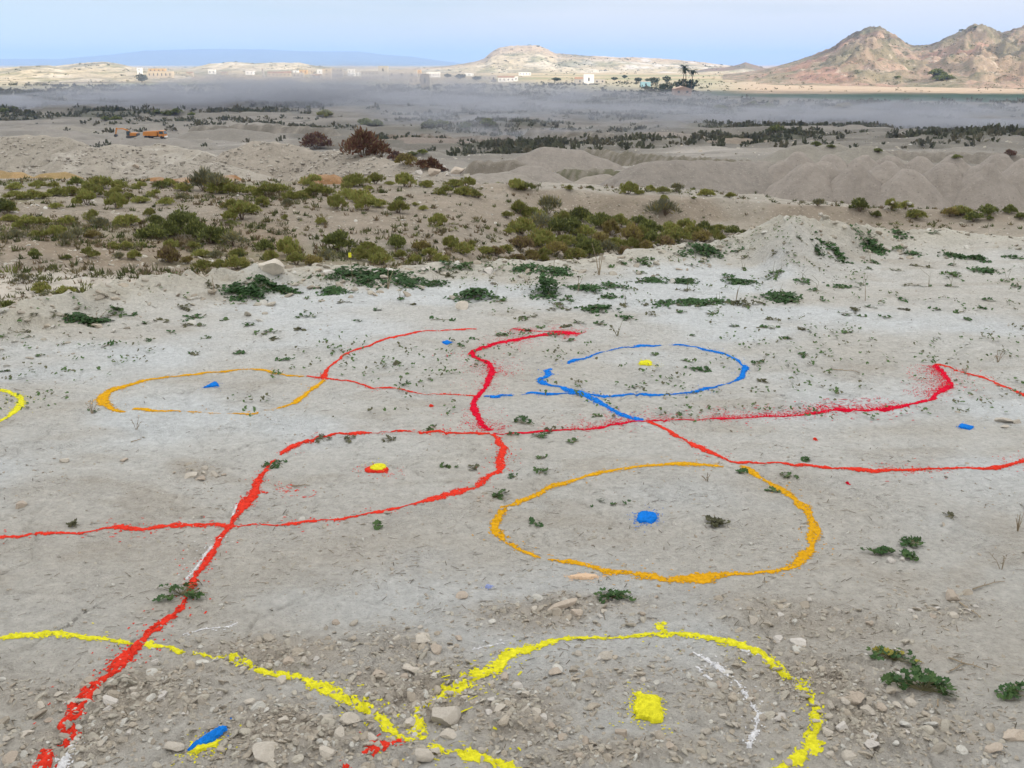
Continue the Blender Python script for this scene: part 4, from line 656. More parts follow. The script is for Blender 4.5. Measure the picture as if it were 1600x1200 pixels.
# ================================================================ plants
def leafmat(name, col, trans=.25, objvar=.15): return material(name, color=col, rough=.75, scale=60, amt=.25, spec=.25, trans=trans, objvar=objvar)
M_LEAF = leafmat('mallow_leaf', (.07, .125, .04)); M_LEAFD = leafmat('dark_mallow_leaf', (.045, .10, .032)); M_LEAFO = leafmat('dull_mallow_leaf', (.10, .10, .055)); M_LEAFY = leafmat('yellowed_leaf', (.30, .26, .05))
M_STEM = material('plant_stem', (.16, .15, .08), scale=80); M_DRY = material('dry_stalk', (.27, .22, .15), scale=60, objvar=.15); M_WOOD = material('shrub_wood', (.16, .12, .085), scale=30)
def leaf_geo():
    """round lobed mallow leaf, pleated, unit radius, stalk at the origin side"""
    n = 7; V = [(0, 0, 0)]; 
    for i in range(n * 2 - 1):
        t = -2.5 + 5.0 * i / (n * 2 - 2); r = 1.0 if i % 2 == 0 else .8; V.append((math.sin(t) * r, -math.cos(t) * -r, .14 if i % 2 == 0 else -.03))
    F = [(0, i, i + 1) for i in range(1, n * 2 - 1)]; return np.array(V, float), np.array(F)
def leaf_lo():
    V = [(0, -.2, 0)]; 
    for i in range(6): t = -2.3 + 4.6 * i / 5; V.append((math.sin(t), math.cos(t), .12 * (i % 2)))
    return np.array(V, float), np.array([(0, i, i + 1) for i in range(1, 6)])
LEAF, LEAFL = leaf_geo(), leaf_lo()
def place_many(geo, X, Y, Z, S_, yaw, tx, ty):
    V0, F0 = geo; c, s = np.cos(yaw)[:, None], np.sin(yaw)[:, None]; x = V0[None, :, 0] * c - V0[None, :, 1] * s; y = V0[None, :, 0] * s + V0[None, :, 1] * c
    z = V0[None, :, 2] + x * tx[:, None] + y * ty[:, None]; k = 1 / np.sqrt(1 + tx ** 2 + ty ** 2)[:, None]
    V = np.stack([X[:, None] + x * k * S_[:, None], Y[:, None] + y * k * S_[:, None], Z[:, None] + z * S_[:, None] * k], -1).reshape(-1, 3)
    return V, (F0[None] + (np.arange(len(X)) * len(V0))[:, None, None]).reshape(-1, 3)
def tube(P, r0, r1, n=4):
    P = np.array(P, float); m = len(P); T = np.gradient(P, axis=0); T /= np.linalg.norm(T, axis=1)[:, None] + 1e-9; up = np.array([0, 0, 1.]) if abs(T[0, 2]) < .9 else np.array([1., 0, 0])
    A = np.cross(T, up); A /= np.linalg.norm(A, axis=1)[:, None] + 1e-9; Bn = np.cross(T, A); th = np.arange(n) * 2 * math.pi / n; R = np.linspace(r0, r1, m)[:, None, None]
    V = P[:, None] + R * (A[:, None] * np.cos(th)[None, :, None] + Bn[:, None] * np.sin(th)[None, :, None]); i = np.arange(m - 1)[:, None] * n + np.arange(n)[None]; j = np.arange(m - 1)[:, None] * n + (np.arange(n)[None] + 1) % n
    return V.reshape(-1, 3), np.stack([i, j, j + n, i + n], -1).reshape(-1, 4)
def join(parts):
    Vs, Fs, o = [], [], 0
    for V, F in parts: Vs.append(V); Fs.append(F + o); o += len(V)
    return np.concatenate(Vs), np.concatenate(Fs)
WEEDS = []   # px, py, width px, density 0..1, tone
for row in """45,330,462,.6;90,380,470,.95;90,425,462,.95;80,128,509,1;46,172,497,.8;32,112,500,.6;30,85,498,.35;30,40,507,.4;30,25,523,.5;18,42,529,.5;14,3,529,.6;30,292,486,.7;24,300,499,.95;20,287,511,.5;22,310,512,.6;20,252,502,.35;14,227,506,.5;16,210,494,.4;24,265,523,.35;18,322,530,.35;34,165,542,.5;10,227,533,.5;10,352,502,.5;26,387,511,.7;18,60,558,.5;22,372,553,.25;18,297,553,.5;16,398,522,.5
20,487,434,.6;60,520,458,.95;20,532,474,.7;12,477,468,.4;75,540,437,1;50,572,446,.9;65,600,433,1;70,630,448,1;38,680,448,.95;40,695,434,.7;82,742,470,1;34,777,474,.7;22,625,470,.7;12,647,477,.5;14,585,486,.4;40,690,502,.35;36,477,497,.5;12,465,516,.5;30,417,522,.7;20,430,531,.8;10,560,502,.3;22,782,526,.6;12,742,531,.3;20,715,543,.35;60,700,424,.7;50,735,422,.7;30,764,420,.6;30,665,425,.6
60,825,424,.9;55,867,430,1;75,850,458,1;28,887,470,.8;60,922,458,.95;38,955,450,.9;28,957,466,.9;32,980,453,.5;50,1015,442,.95;46,1072,443,1;46,875,483,.65;50,935,488,1;12,977,479,.6;20,832,496,.5;18,815,500,.5;40,985,501,.7;30,1020,494,.55;24,905,507,.6;12,882,511,.4;20,937,508,.5;36,1040,478,.9;20,1007,478,.5;60,1087,478,1;32,1125,475,.9;60,1170,480,.8;20,1065,490,.4;26,1112,492,.5;55,1157,444,.95;32,1137,436,.7;24,1075,457,.6;24,1000,429,.7;62,1100,402,.95;32,1060,402,.6;50,1005,415,.75;16,955,419,.7;22,972,416,.5;26,1082,417,.5;22,1100,411,.5;26,1155,395,.6;26,1162,407,.45;14,1162,423,.6;20,1147,511,.35;22,1195,514,.6;12,1082,526,.4;26,862,527,.4;22,887,536,.4;14,822,518,.4;12,842,513,.4
42,1212,434,.8;32,1257,443,.8;65,1225,470,1;22,1210,400,.6;40,1275,398,.8;46,1307,402,.95;62,1360,394,.95;45,1410,396,.6;30,1432,400,.9;22,1355,363,.6;32,1405,368,.9;30,1462,367,.5;40,1495,402,.9;46,1532,408,.95;26,1587,404,.9;30,1362,412,.7;20,1357,422,.5;20,1402,424,.6;26,1445,418,.6;44,1497,435,.7;46,1542,427,.9;25,1492,416,.5;24,1575,440,.6;26,1590,450,.7;26,1317,450,.9;18,1350,446,.5;28,1422,448,.5;20,1487,449,.6;16,1452,449,.4;22,1277,457,.5;24,1287,472,.5;22,1360,482,.4;26,1340,487,.8;26,1325,493,.6;20,1350,496,.4;34,1415,472,.6;16,1415,485,.7;26,1387,498,.5;18,1465,485,.4;20,1500,489,.5;26,1545,472,.7;14,1535,483,.7;12,1512,501,.4;26,1210,502,.5;22,1207,515,.6;14,1255,517,.5;14,1325,521,.6;16,1232,531,.7;28,1260,559,.7;18,1250,377,.6
32,1098,581,.9;30,1196,600,.5;24,1189,571,.6;16,1233,531,.4;14,1073,566,.3;20,620,570,.35;22,630,603,.45;22,780,527,.7;16,996,606,.5;12,1023,556,.4;52,816,665,.6;20,800,682,.5;36,843,687,.8;26,896,694,.4;26,863,675,.7;26,676,673,.7;28,610,690,.7;28,543,690,.6;12,700,732,.3;26,740,735,.5;18,843,719,.4;38,846,742,.55;16,803,748,.8;48,783,780,.6;12,960,790,.9;20,836,822,.6;12,590,827,.4;14,1060,648,.5;20,930,652,.4
36,503,689,.7;42,430,732,.7;36,443,565,.5;24,373,555,.3;20,300,555,.4;18,148,645,.3;34,110,825,.25;14,8,582,.4;26,1229,748,.8;20,1262,722,.7;18,1161,742,.4;16,1209,770,.5;25,1483,811,.5""".split('\n'):
    for e in row.split(';'):
        w_, x_, y_, d_ = e.split(','); WEEDS.append((float(x_), float(y_), float(w_), float(d_)))
NEARW = [(283, 930, 76, .5), (960, 934, 48, .7), (1116, 818, 40, .9), (1420, 850, 40, .9), (1378, 866, 26, 1.), (1424, 872, 26, .8), (1396, 1032, 60, .8), (1440, 1080, 92, 1.), (1573, 1084, 52, .8)]
WM = [('the small ochre ring', 330, 610), ('the blue triangle', 332, 602), ('the left rim', 60, 470), ('the left rim berm', 250, 440), ('the rim boulder', 415, 420), ('the white rim rocks', 600, 425), ('the big dense mat', 742, 462), ('the crimson tip', 890, 520), ('the blue ring', 1020, 580),
      ('the clay mound', 1250, 380), ('the far right rim', 1500, 375), ('the shark-fin tip', 1465, 575), ('the red crossing', 765, 676), ('the crimson line', 860, 672), ('the yellow-topped spot', 590, 733), ('the large ochre ring', 1025, 810), ('the vermilion corner', 440, 705), ('the vermilion arc', 620, 525), ('the blue-red crossing', 1005, 658), ('the fin outline', 1240, 728), ('the far-left arc', 30, 630), ('the left vermilion line', 150, 828), ('the weed band', 930, 455), ('the weed band', 1120, 470), ('the weed band', 1420, 440), ('the weed band', 850, 440)]
witems = []; r3 = np.random.default_rng(77)
for (px, py, wpx, den) in WEEDS:
    x, y, z = HIT(px, py); W = PXM(wpx, math.hypot(y, 1.6)); ls = r3.uniform(.0095, .0135) * (1.4 if y > 6 else 1.15); near_ = y < 5
    dense = den > .85; n = int(np.clip(den * den * (W / ls) ** 2 * (.75 if dense else .40), 6, 800)); elong = r3.uniform(.35, .5) if (dense and wpx > 70 and px < 500) else r3.uniform(.7, 1.1)
    # runners spreading from the root, leaves along them
    nr = int(3 + den * 6); an = r3.uniform(0, 6.28, nr); ln = W / 2 * r3.uniform(.45, 1.05, nr); k = r3.integers(0, nr, n); t = r3.random(n) ** (.5 if not dense else .6)
    ox = np.cos(an[k] + .5 * t * np.sin(k)) * ln[k] * t + r3.normal(0, ls * (.9 if not dense else 2.2), n); oy = (np.sin(an[k]) * ln[k] * t + r3.normal(0, ls * (.9 if not dense else 2.5), n)) * elong * (1 if y < 6 else 1.25)
    hgt = W * ((.24 if 730 < px < 860 and wpx > 70 else .09) if dense else .12) * r3.uniform(.6, 1.2); X, Y = x + ox, y + oy + W * .3
    Z = HZ(X, Y) + .004 + hgt * np.clip(1 - (np.hypot(ox, oy / elong) / (W / 2)) ** 2, 0.05, 1) * r3.random(n) ** .6
    V, F = place_many(LEAF if near_ else LEAFL, X, Y, Z, ls * r3.uniform(.6, 1.25, n), r3.uniform(0, 6.28, n), r3.normal(0, .35, n), r3.normal(0.1, .35, n))
    root = bpy.data.objects.new('weed', None); COL.objects.link(root); root.location = (x, y, z); root.empty_display_size = .02
    V = V - np.array([x, y, z]); mt_ = M_LEAFD if dense or r3.random() < .5 else (M_LEAF if r3.random() < .5 else M_LEAFO); fm = (r3.random(n) < (.04 if dense else .08)).astype(int)
    obj('foliage', mesh('foliage', V, F, False, None, [mt_, M_LEAFO], np.repeat(fm, len(F) // n)), root)
    ps = []
    for q in range(nr):
        s_ = np.linspace(0, 1, 4)[:, None]; P = np.concatenate([np.cos(an[q] + .5 * s_ * np.sin(q)) * ln[q] * s_, np.sin(an[q]) * ln[q] * s_ * elong + W * .2], 1); zz = HZ(x + P[:, 0], y + P[:, 1]) - z + .003 + hgt * .3 * np.sin(s_[:, 0] * 3.1); ps.append(tube(np.column_stack([P, zz]), .0016, .0008, 3))
    if py < 480 and r3.random() < .35:
        for q in range(2): hh = r3.uniform(.05, .14); ps.append(tube([(0, W * .2, 0), (r3.normal() * .01, W * .2, hh * .6), (r3.normal() * .03, W * .2 + .01, hh)], .0016, .0008, 3))
    V, F = join(ps); obj('stem', mesh('stem', V, F, False, None, [M_STEM]), root)
    look = ('wide dense mat of dark green leaves' if wpx > 50 else 'dense cushion of dark green leaves') if dense else ('green weed with open runners' if wpx > 30 else ('sparse little weed' if den < .5 else 'small leafy weed'))
    witems.append(dict(o=root, look=look, where=place_words(px, py, WM), px=px, cat='weed', group='creeping weeds growing on the clay'))
settle(witems)
# nearest weeds: every leaf by itself
LM = {}
for nm, m_ in (('d', M_LEAFD), ('g', M_LEAF), ('o', M_LEAFO), ('y', M_LEAFY)): LM[nm] = mesh('leaf', LEAF[0], LEAF[1], False, None, [m_])
NL = ['weed crossed by the red line, with flattened leaves', 'low round weed in front of the large ochre ring', 'grey-green rosette weed inside the large ochre ring', 'upper weed of the pair beside the right of the ochre ring', 'little leafy weed left below its partner, right of the ochre ring', 'weed growing through whitish pebbles right of the ochre ring',
      'sprawling weed with a few yellow leaves above the largest weed', 'largest near weed, glossy dark leaves, right of the stones', 'leggy weed near the right frame edge']
for (px, py, wpx, den), lab in zip(NEARW, NL):
    x, y, z = HIT(px, py); W = PXM(wpx, math.hypot(y, 1.6)); root = bpy.data.objects.new('weed', None); COL.objects.link(root); root.location = (x, y, z); tag(root, lab, 'weed', 'creeping weeds growing on the clay')
    n = int(13 + 40 * den * (wpx / 90) ** 1.2 + 6 * den); ls = .0115 if wpx < 80 else .0135; nr = 5; an = r3.uniform(0, 6.28, nr); ps = []
    if wpx > 85: an = np.array([.1, 2.7, 3.1, 5.6, 1.2])
    for q in range(n):
        k = q % nr; t = r3.random() ** .6; ox, oy = np.cos(an[k]) * W / 2 * t + r3.normal() * ls, (np.sin(an[k]) * W / 2 * t + r3.normal() * ls) * .7; zz = float(HZ(x + ox, y + oy)) - z + .008 + W * (.28 if den > .9 else .16) * (1 - t * .7) * r3.random()
        kd = 'd' if r3.random() < .6 else 'g'
        if 'yellow' in lab and r3.random() < .2: kd = 'y'
        if 'grey-green' in lab: kd = 'o'
        obj('leaf', LM[kd], root, (ox, oy, zz), (r3.normal() * .4, r3.normal() * .4, r3.uniform(0, 6.28)), (ls * r3.uniform(.7, 1.3),) * 3)
        ps.append(tube([(0, 0, 0), (ox * .5, oy * .5, zz * .8), (ox, oy, zz - .001)], .0012, .0008, 3))
    V, F = join(ps); obj('stem', mesh('stem', V, F, False, None, [M_STEM]), root)
# dry stalks and a dead plant
def stalk_thing(name, px, py, hpx, lab, n, mat_, cat, spread=.5, leaves=0):
    x, y, z = HIT(px, py); H = PXM(hpx, math.hypot(y, 1.6)); ps = []
    for q in range(n):
        a = r3.uniform(0, 6.28); l = H * r3.uniform(.5, 1.1); sp = spread * l * r3.random(); P = [(0, 0, -.01), (math.cos(a) * sp * .4, math.sin(a) * sp * .4, l * .5), (math.cos(a) * sp + r3.normal() * .01 * H, math.sin(a) * sp, l)]; ps.append(tube(P, H * .018 + .0006, H * .006 + .0004, 3))
        if leaves:
            for _ in range(leaves):
                t = r3.uniform(.3, 1); c0 = np.array(P[2]) * t; d = r3.normal(size=3) * H * .10; ps.append(tube([c0, c0 + d * .5, c0 + d], H * .03, H * .004, 3))
    V, F = join(ps); o = obj(name, mesh(name, V, F, False, None, [mat_]), None, (x, y, z)); return tag(o, lab, cat, 'dry stalks standing on the plateau')
for (px, py, h, n, lab) in [(606, 452, 44, 2, 'thin pale stalk standing behind the white rim rocks'), (903, 455, 30, 2, 'dry stalk rising from the weed band left of centre'), (1352, 470, 28, 2, 'dry stalk leaning over a sparse weed right'), (936, 430, 44, 3, 'pale dry stalk at the middle of the rim'), (1150, 470, 26, 3, 'pair of thin stalks in the weed band right of centre'), (150, 505, 20, 3, 'thin stalks beside the long mat at left'),
                         (335, 462, 30, 3, 'dry stalks above the mat near the rim boulder'), (965, 525, 20, 5, 'dark withered upright plant behind the blue ring'), (1559, 566, 22, 6, 'dry tuft behind the right end of the fin'), (1105, 752, 14, 8, 'brown dead rosette above the large ochre ring'), (144, 646, 22, 5, 'small dry forked plant left of the small ochre ring'), (213, 672, 20, 3, 'little forked twig below the small ochre ring'), (1499 + 66, 890, 22, 4, 'three-pronged dry sprig near the right edge'), (1508, 585, 14, 8, 'grey dead tuft right of the shark-fin tip'), (1590, 830, 30, 9, 'dry grey tuft cut by the right frame edge')]:
    stalk_thing('dry_stalk', px, py, h, lab, n, M_STEM if 'dark' in lab else M_DRY, 'dry stalk', .35 if h > 24 else 1.1, 0 if h > 24 else 3)
def twig(px, py, wpx, rot, lab, mat_=M_DRY):
    x, y, z = HIT(px, py); L_ = PXM(wpx, math.hypot(y, 1.6)); t = np.linspace(-.5, .5, 7); P = np.column_stack([t * L_ * math.cos(rot), t * L_ * math.sin(rot) + .02 * L_ * np.sin(t * 9), t * 0]); P[:, 2] = HZ(P[:, 0] + x, P[:, 1] + y) - z + .004 + .02 * L_ * np.abs(np.sin(t * 7)); ps = [tube(P, .0026, .0012, 4)]
    for q in (2, 4): ps.append(tube([P[q], P[q] + np.array([.08 * L_, .12 * L_, .02 * L_])], .0016, .0008, 3))
    V, F = join(ps); o = obj('twig', mesh('twig', V, F, False, None, [mat_]), None, (x, y, z)); tag(o, lab, 'twig', 'twigs lying on the clay')
for a in [(1545, 915, 60, .35, 'long dry twig lying right of the brown lump near the frame edge'), (1515, 955, 40, -1.2, 'crooked root curling below the brown lump'), (1510, 1040, 50, -.6, 'dark crooked twig right of the largest weed'), (1495, 1045, 34, .6, 'thin twig leaning off the largest weed'), (470, 760, 28, .2, 'short bent twig above the left loop'), (213, 690, 18, .9, 'tiny twig below the small ochre ring'), (1322, 580, 40, -.3, 'dark stick in a broken crust left of the shark-fin tip'), (305, 928, 40, -.05, 'runner twig right of the crossed weed'), (1465, 1100, 18, 1.2, 'short upright twig below the largest weed')]: twig(*a)
# straw and chaff strewn over the clay, too small to count
n = 3000; r = np.random.default_rng(5); P = on_clay(r, n); n = len(P); L_ = r.uniform(.006, .03, n) * (1 + P[:, 1] * .06); an = r.normal(.2, .7, n); wdt = .0006 + .00016 * P[:, 1]
dx, dy = np.cos(an) * L_, np.sin(an) * L_; nx, ny = -np.sin(an) * wdt, np.cos(an) * wdt; c4 = np.stack([np.stack([P[:, 0] + s1 * dx / 2 + s2 * nx, P[:, 1] + s1 * dy / 2 + s2 * ny], -1) for s1, s2 in ((-1, -1), (1, -1), (1, 1), (-1, 1))], 1)
Zc = HZ(c4[..., 0], c4[..., 1]) + .0022; V = np.concatenate([c4, Zc[..., None]], -1).reshape(-1, 3); cc = np.array([(.10, .085, .06), (.17, .14, .10), (.42, .38, .30)])[r.integers(0, 3, n)]
obj('straw', mesh('straw', V, np.arange(4 * n).reshape(-1, 4), False, np.repeat(cc, 4, 0), [M_RUB]), kind='stuff')

# seedlings and loose leaflets between the weeds, too small to count
r = np.random.default_rng(8); px_, py_ = r.uniform(-100, 1700, 5000), 395 + 260 * r.random(5000) ** 2.6; sx_, sy_ = P0(px_, py_); kk = (sy_ < rimD(sx_ / sy_) - .03) & (fbm(sx_ / .8, sy_ / .8, 3, 66) > -.05); sx_, sy_ = sx_[kk][:750], sy_[kk][:750]; n0 = len(sx_); nb = r.integers(2, 7, n0); X = np.repeat(sx_, nb) + r.normal(0, .022, nb.sum()); Y = np.repeat(sy_, nb) + r.normal(0, .035, nb.sum()); n = len(X)
V, F = place_many(LEAFL, X, Y, HZ(X, Y) + .006 + .02 * r.random(n), r.uniform(.006, .013, n), r.uniform(0, 6.28, n), r.normal(0, .4, n), r.normal(.2, .4, n)); obj('seedlings', mesh('seedlings', V, F, False, None, [M_LEAF, M_LEAFO], np.repeat((r.random(n) < .4).astype(int), len(F) // n)), kind='stuff')

# ---------------------------------------------------------------- scrub bushes on the lower ground
M_BG = leafmat('scrub_green', (.235, .25, .07), .2, .22); M_BD = leafmat('scrub_dark', (.13, .15, .05), .2, .2); M_BO = leafmat('scrub_olive', (.26, .22, .075), .2, .2); M_BR = leafmat('scrub_brown', (.19, .14, .075), .15, .2); M_BY = leafmat('scrub_grey', (.17, .175, .11), .15, .2); M_BRED = leafmat('tamarisk_red_brown', (.13, .065, .042), .15, .12)
def bush_geo(seed, n, h=.62, sprig=.13, wdt=.028, loose=.25):
    r = np.random.default_rng(seed); nc = 16; ca = r.uniform(0, 6.28, nc); cr_ = r.uniform(0, .36, nc) ** .9; cx, cy = np.cos(ca) * cr_, np.sin(ca) * cr_; cs = r.uniform(.10, .2, nc); ch = h * (1 - (cr_ / .5) ** 2) * r.uniform(.5, 1., nc)
    k = r.integers(0, nc, n); d = r.normal(size=(n, 3)); d /= np.linalg.norm(d, axis=1)[:, None]; d[:, 2] = np.abs(d[:, 2]) * 1.0 - .15; rad = r.random(n) ** .35
    B0 = np.stack([cx[k] + d[:, 0] * cs[k] * rad, cy[k] + d[:, 1] * cs[k] * rad, np.maximum(ch[k] * .6 + d[:, 2] * cs[k] * rad * 1.3, .01) * 1.0], -1)
    dr = d * .8 + np.array([0, 0, .75]) + r.normal(0, loose, (n, 3)); dr /= np.linalg.norm(dr, axis=1)[:, None]; l = sprig * r.uniform(.5, 1.3, n)[:, None]; sd_ = np.cross(dr, r.normal(size=(n, 3))); sd_ /= np.linalg.norm(sd_, axis=1)[:, None]; wv = sd_ * wdt * r.uniform(.6, 1.3, n)[:, None]
    V = np.stack([B0 - wv * .4, B0 + dr * l * .55 - wv, B0 + dr * l, B0 + dr * l * .5 + wv], 1).reshape(-1, 3); F = np.arange(4 * n).reshape(-1, 4); V[:, :2] *= .5 / np.percentile(np.abs(V[:, :2]), 98.5); V[:, 2] = np.maximum(V[:, 2], 0) * h / np.percentile(V[:, 2], 99); return V, F
def wood_geo(seed, h=.5, n=9):
    r = np.random.default_rng(seed); ps = []
    for q in range(n): a = r.uniform(0, 6.28); l = h * r.uniform(.6, 1.05); sp = r.uniform(.1, .42); ps.append(tube([(0, 0, -.05), (math.cos(a) * sp * .5, math.sin(a) * sp * .5, l * .5), (math.cos(a + .3) * sp, math.sin(a + .3) * sp, l)], .018, .006, 3))
    return join(ps)
BMESH = {}; 
for kd, mts in (('g', [M_BG, M_BO]), ('d', [M_BD, M_BG]), ('o', [M_BO, M_BR]), ('b', [M_BR, M_BO]), ('y', [M_BY, M_BO]), ('r', [M_BRED, M_BR])):
    for k in range(4):
        n = 1300 if kd not in 'yr' else 800; V, F = bush_geo(900 + k * 13 + ord(kd), n, (.62, .5, .7, .56)[k] * (1.15 if kd == 'r' else 1), sprig=.12 if kd != 'y' else .17, wdt=.026 if kd != 'y' else .014, loose=.3)
        BMESH[kd, k] = mesh('foliage', V, F, False, None, mts, (np.random.default_rng(k).random(n) < .22).astype(int))
WOODM = [mesh('stem', *wood_geo(40 + k), False, None, [M_WOOD]) for k in range(3)]
BUSH = """28,10,332,g;24,20,297,g;24,20,312,g;30,45,312,g;22,65,311,g;28,82,307,g;22,56,295,g;18,82,293,g;22,117,291,d;40,150,295,g;35,140,308,g;30,107,307,g;36,130,322,g;18,86,326,g;30,5,337,d;26,12,347,g;38,37,358,g;30,60,352,g;20,90,365,g;25,102,352,g;25,142,346,g;27,152,356,y;25,185,297,g;20,180,303,g;25,217,296,g;24,250,294,d;22,262,292,g;28,282,299,g;24,197,314,g;26,217,318,g;28,180,327,g;18,170,309,g;20,240,307,g;22,257,321,g;18,282,315,y;40,345,303,g;30,360,305,g;20,372,297,g;25,392,305,g;32,362,328,g;45,375,345,g;28,390,335,g;18,232,338,g;38,195,354,g;30,240,353,d;50,237,375,d;45,282,362,d;45,305,374,d;45,325,383,d;40,345,380,d;35,362,386,y;12,358,352,d;35,262,372,d;22,55,372,g;28,82,373,g;25,22,372,y;24,117,373,y;26,140,372,o;28,100,385,y;18,175,390,g;20,195,391,g;14,220,387,g;22,267,389,g;16,280,386,b;20,300,392,g;26,312,403,g;18,52,405,d;14,102,406,d;24,137,404,g;20,185,405,y;22,207,407,g;40,262,413,b;18,292,413,o;28,317,423,g;24,340,422,g;32,367,422,g;22,335,404,y;24,367,401,g;25,32,444,y;28,60,458,g;36,96,467,g;30,70,472,y;20,10,485,d;16,40,479,y
36,415,310,g;30,432,302,g;25,450,313,g;30,465,311,g;35,490,309,g;24,510,304,g;22,410,325,g;18,450,322,y;35,487,290,g;40,550,292,g;18,540,296,g;12,575,297,g;30,585,288,g;16,607,289,g;30,632,293,g;24,667,293,g;30,695,305,g;30,712,293,g;22,730,292,g;28,725,306,g;20,740,308,g;34,545,311,g;30,525,328,g;40,562,318,g;34,572,330,g;26,592,325,g;29,622,334,g;16,626,315,d;13,648,323,g;13,660,329,g;25,684,354,g;14,500,351,g;12,445,344,g;28,412,391,d;35,450,402,g;25,422,407,g;30,460,414,g;28,487,415,o;36,525,394,d;25,510,406,y;32,560,407,g;28,575,393,g;28,585,403,g;32,622,390,d;24,625,406,g;28,657,393,o;24,672,402,g;22,687,412,g;26,647,416,g;32,595,414,g;24,705,390,g;30,722,397,g;18,737,387,g;24,760,398,g;20,775,401,b;24,792,394,g;20,792,342,g;18,797,366,g
25,808,299,g;22,822,301,d;14,890,299,g;10,922,295,d;26,982,304,g;14,1000,304,g;16,1017,300,g;20,1037,303,g;22,1058,301,y;24,1105,307,g;20,1142,310,g;12,867,343,d;14,1038,316,g;8,1085,312,d;30,810,336,g;40,830,345,g;38,857,338,y;40,815,368,g;40,845,360,y;38,907,345,d;35,895,366,d;38,940,358,d;34,970,356,g;32,1000,352,d;30,955,370,o;44,1040,348,y;36,1017,370,d;34,1050,366,g;30,1075,362,g;30,1062,378,g;28,1100,365,d;24,1125,362,g;26,1147,370,d;20,1162,368,y;30,1100,380,o;35,912,372,g;35,875,372,d;45,845,388,g;35,812,392,b;38,882,386,g;30,870,402,o;35,910,388,d;32,937,386,o;34,960,388,g;38,990,384,o;34,1020,386,d;30,1045,380,g;30,1040,388,b;34,920,402,d;30,900,408,g;30,950,398,y;30,975,400,b;30,1010,396,o;30,830,408,o;30,850,408,g;25,808,410,b;30,1000,376,g;28,1085,374,g;26,1120,378,g;30,930,400,g;26,985,392,g;24,862,354,g;30,880,350,g
25,1232,310,g;12,1275,312,d;20,1325,316,g;12,1300,315,g;10,1355,318,g;24,1345,335,d;14,1370,342,d;28,1395,333,g;26,1435,345,g;16,1417,328,g;26,1480,325,r;22,1487,342,o;28,1505,341,g;24,1525,348,d;30,1550,338,d;12,1547,345,d;24,1580,335,d;16,1597,345,d;10,1597,330,d;20,1280,323,y"""
BK = {'g': 'bright green rounded scrub bush', 'd': 'dark green scrub bush', 'o': 'olive-yellow scrub bush', 'b': 'brownish withered scrub bush', 'y': 'greyish airy scrub bush', 'r': 'reddish-brown leafless shrub'}
BM = [('the left edge', 5, 340), ('the pale track', 90, 420), ('the tan sand pile', 85, 285), ('the grey twiggy shrub', 318, 300), ('the dark thicket', 300, 365), ('the orange rubble pile', 508, 285), ('the rim boulder', 415, 420), ('the lone round bush', 622, 325), ('the gravel bank', 700, 340), ('the white rim rocks', 610, 425), ('the boulders at the pit edge', 695, 285), ('the bush-filled hollow', 850, 350), ('the earth bank', 1040, 330), ('the hollow\'s near edge', 900, 405), ('the hollow\'s right end', 1140, 370), ('the gravel heaps\' foot', 1100, 300), ('the gravel heaps\' foot', 1400, 325), ('the clay mound', 1250, 350), ('the right edge', 1590, 335), ('the brown grass flat', 180, 400)]
bitems = []; k = 0
def put_bush(px, py, wpx, kd, hs=1., name='bush'):
    global k
    x, y, z = HIT(px, py, 11); W = PXM(wpx, y) * 1.05; root = bpy.data.objects.new(name, None); COL.objects.link(root); root.location = (x, y + W * .3, float(HZ(x, y + W * .3)) - .03 * W); root.rotation_euler = (0, 0, r3.uniform(0, 6.28)); s = W * r3.uniform(.92, 1.1)
    root.scale = (s, s * r3.uniform(.85, 1.15), s * hs * r3.uniform(.85, 1.2)); obj('foliage', BMESH[kd, k % 4], root); obj('stem', WOODM[k % 3], root); k += 1; return root
for row in BUSH.split('\n'):
    for e in row.split(';'):
        w_, x_, y_, kd = e.split(','); px, py, wpx = float(x_), float(y_), float(w_); o = put_bush(px, py, wpx, kd, .78 if py < 320 else .95)
        bitems.append(dict(o=o, look=('small ' if wpx < 19 else 'wide ' if wpx > 37 else '') + BK[kd], where=place_words(px, py, BM), px=px, cat='bush', group='scrub bushes on the stony ground below the rim'))
settle(bitems)
# reddish shrubs on the crest of the spoil mounds
# tiny tufts and pebbles of the stony ground, nobody could count them
def lower_pts(r, n, y0, y1, wgt=None):
    a = r.uniform(-.62, .62, n * 3); d = np.exp(r.uniform(math.log(y0), math.log(y1), n * 3)); x = a * d; m = fbm(x / 5 + 9, d / 3, 4, 404); px = a * 1.045 * FPX + 800
    if wgt: m = wgt(m, px, d)
    return np.stack([x, d], -1)[r.random(n * 3) < m][:n]
r = np.random.default_rng(55)
P = lower_pts(r, 8500, 15, 58, lambda m, px, d: np.clip(.25 + m, .05, 1) * np.where(px > 760, .6, 1)); n = len(P); nb = 9
B0 = np.repeat(np.column_stack([P, HZ(P[:, 0], P[:, 1])]), nb, 0); hgt = np.repeat(r.uniform(.05, .22, n) * (1 - .4 * (P[:, 1] < 24)), nb)[:, None]; N_ = n * nb; d = r.normal(size=(N_, 3)) * .55 + [0, 0, 1]; d /= np.linalg.norm(d, axis=1)[:, None]; sdv = np.cross(d, r.normal(size=(N_, 3))); sdv /= np.linalg.norm(sdv, axis=1)[:, None]
B0[:, :2] += r.normal(0, .05, (N_, 2)); V = np.stack([B0 - sdv * hgt * .16, B0 + sdv * hgt * .16, B0 + d * hgt], 1).reshape(-1, 3); cc = np.array([(.12, .125, .05), (.15, .125, .07), (.08, .095, .035), (.19, .145, .09)])[r.integers(0, 4, n)]
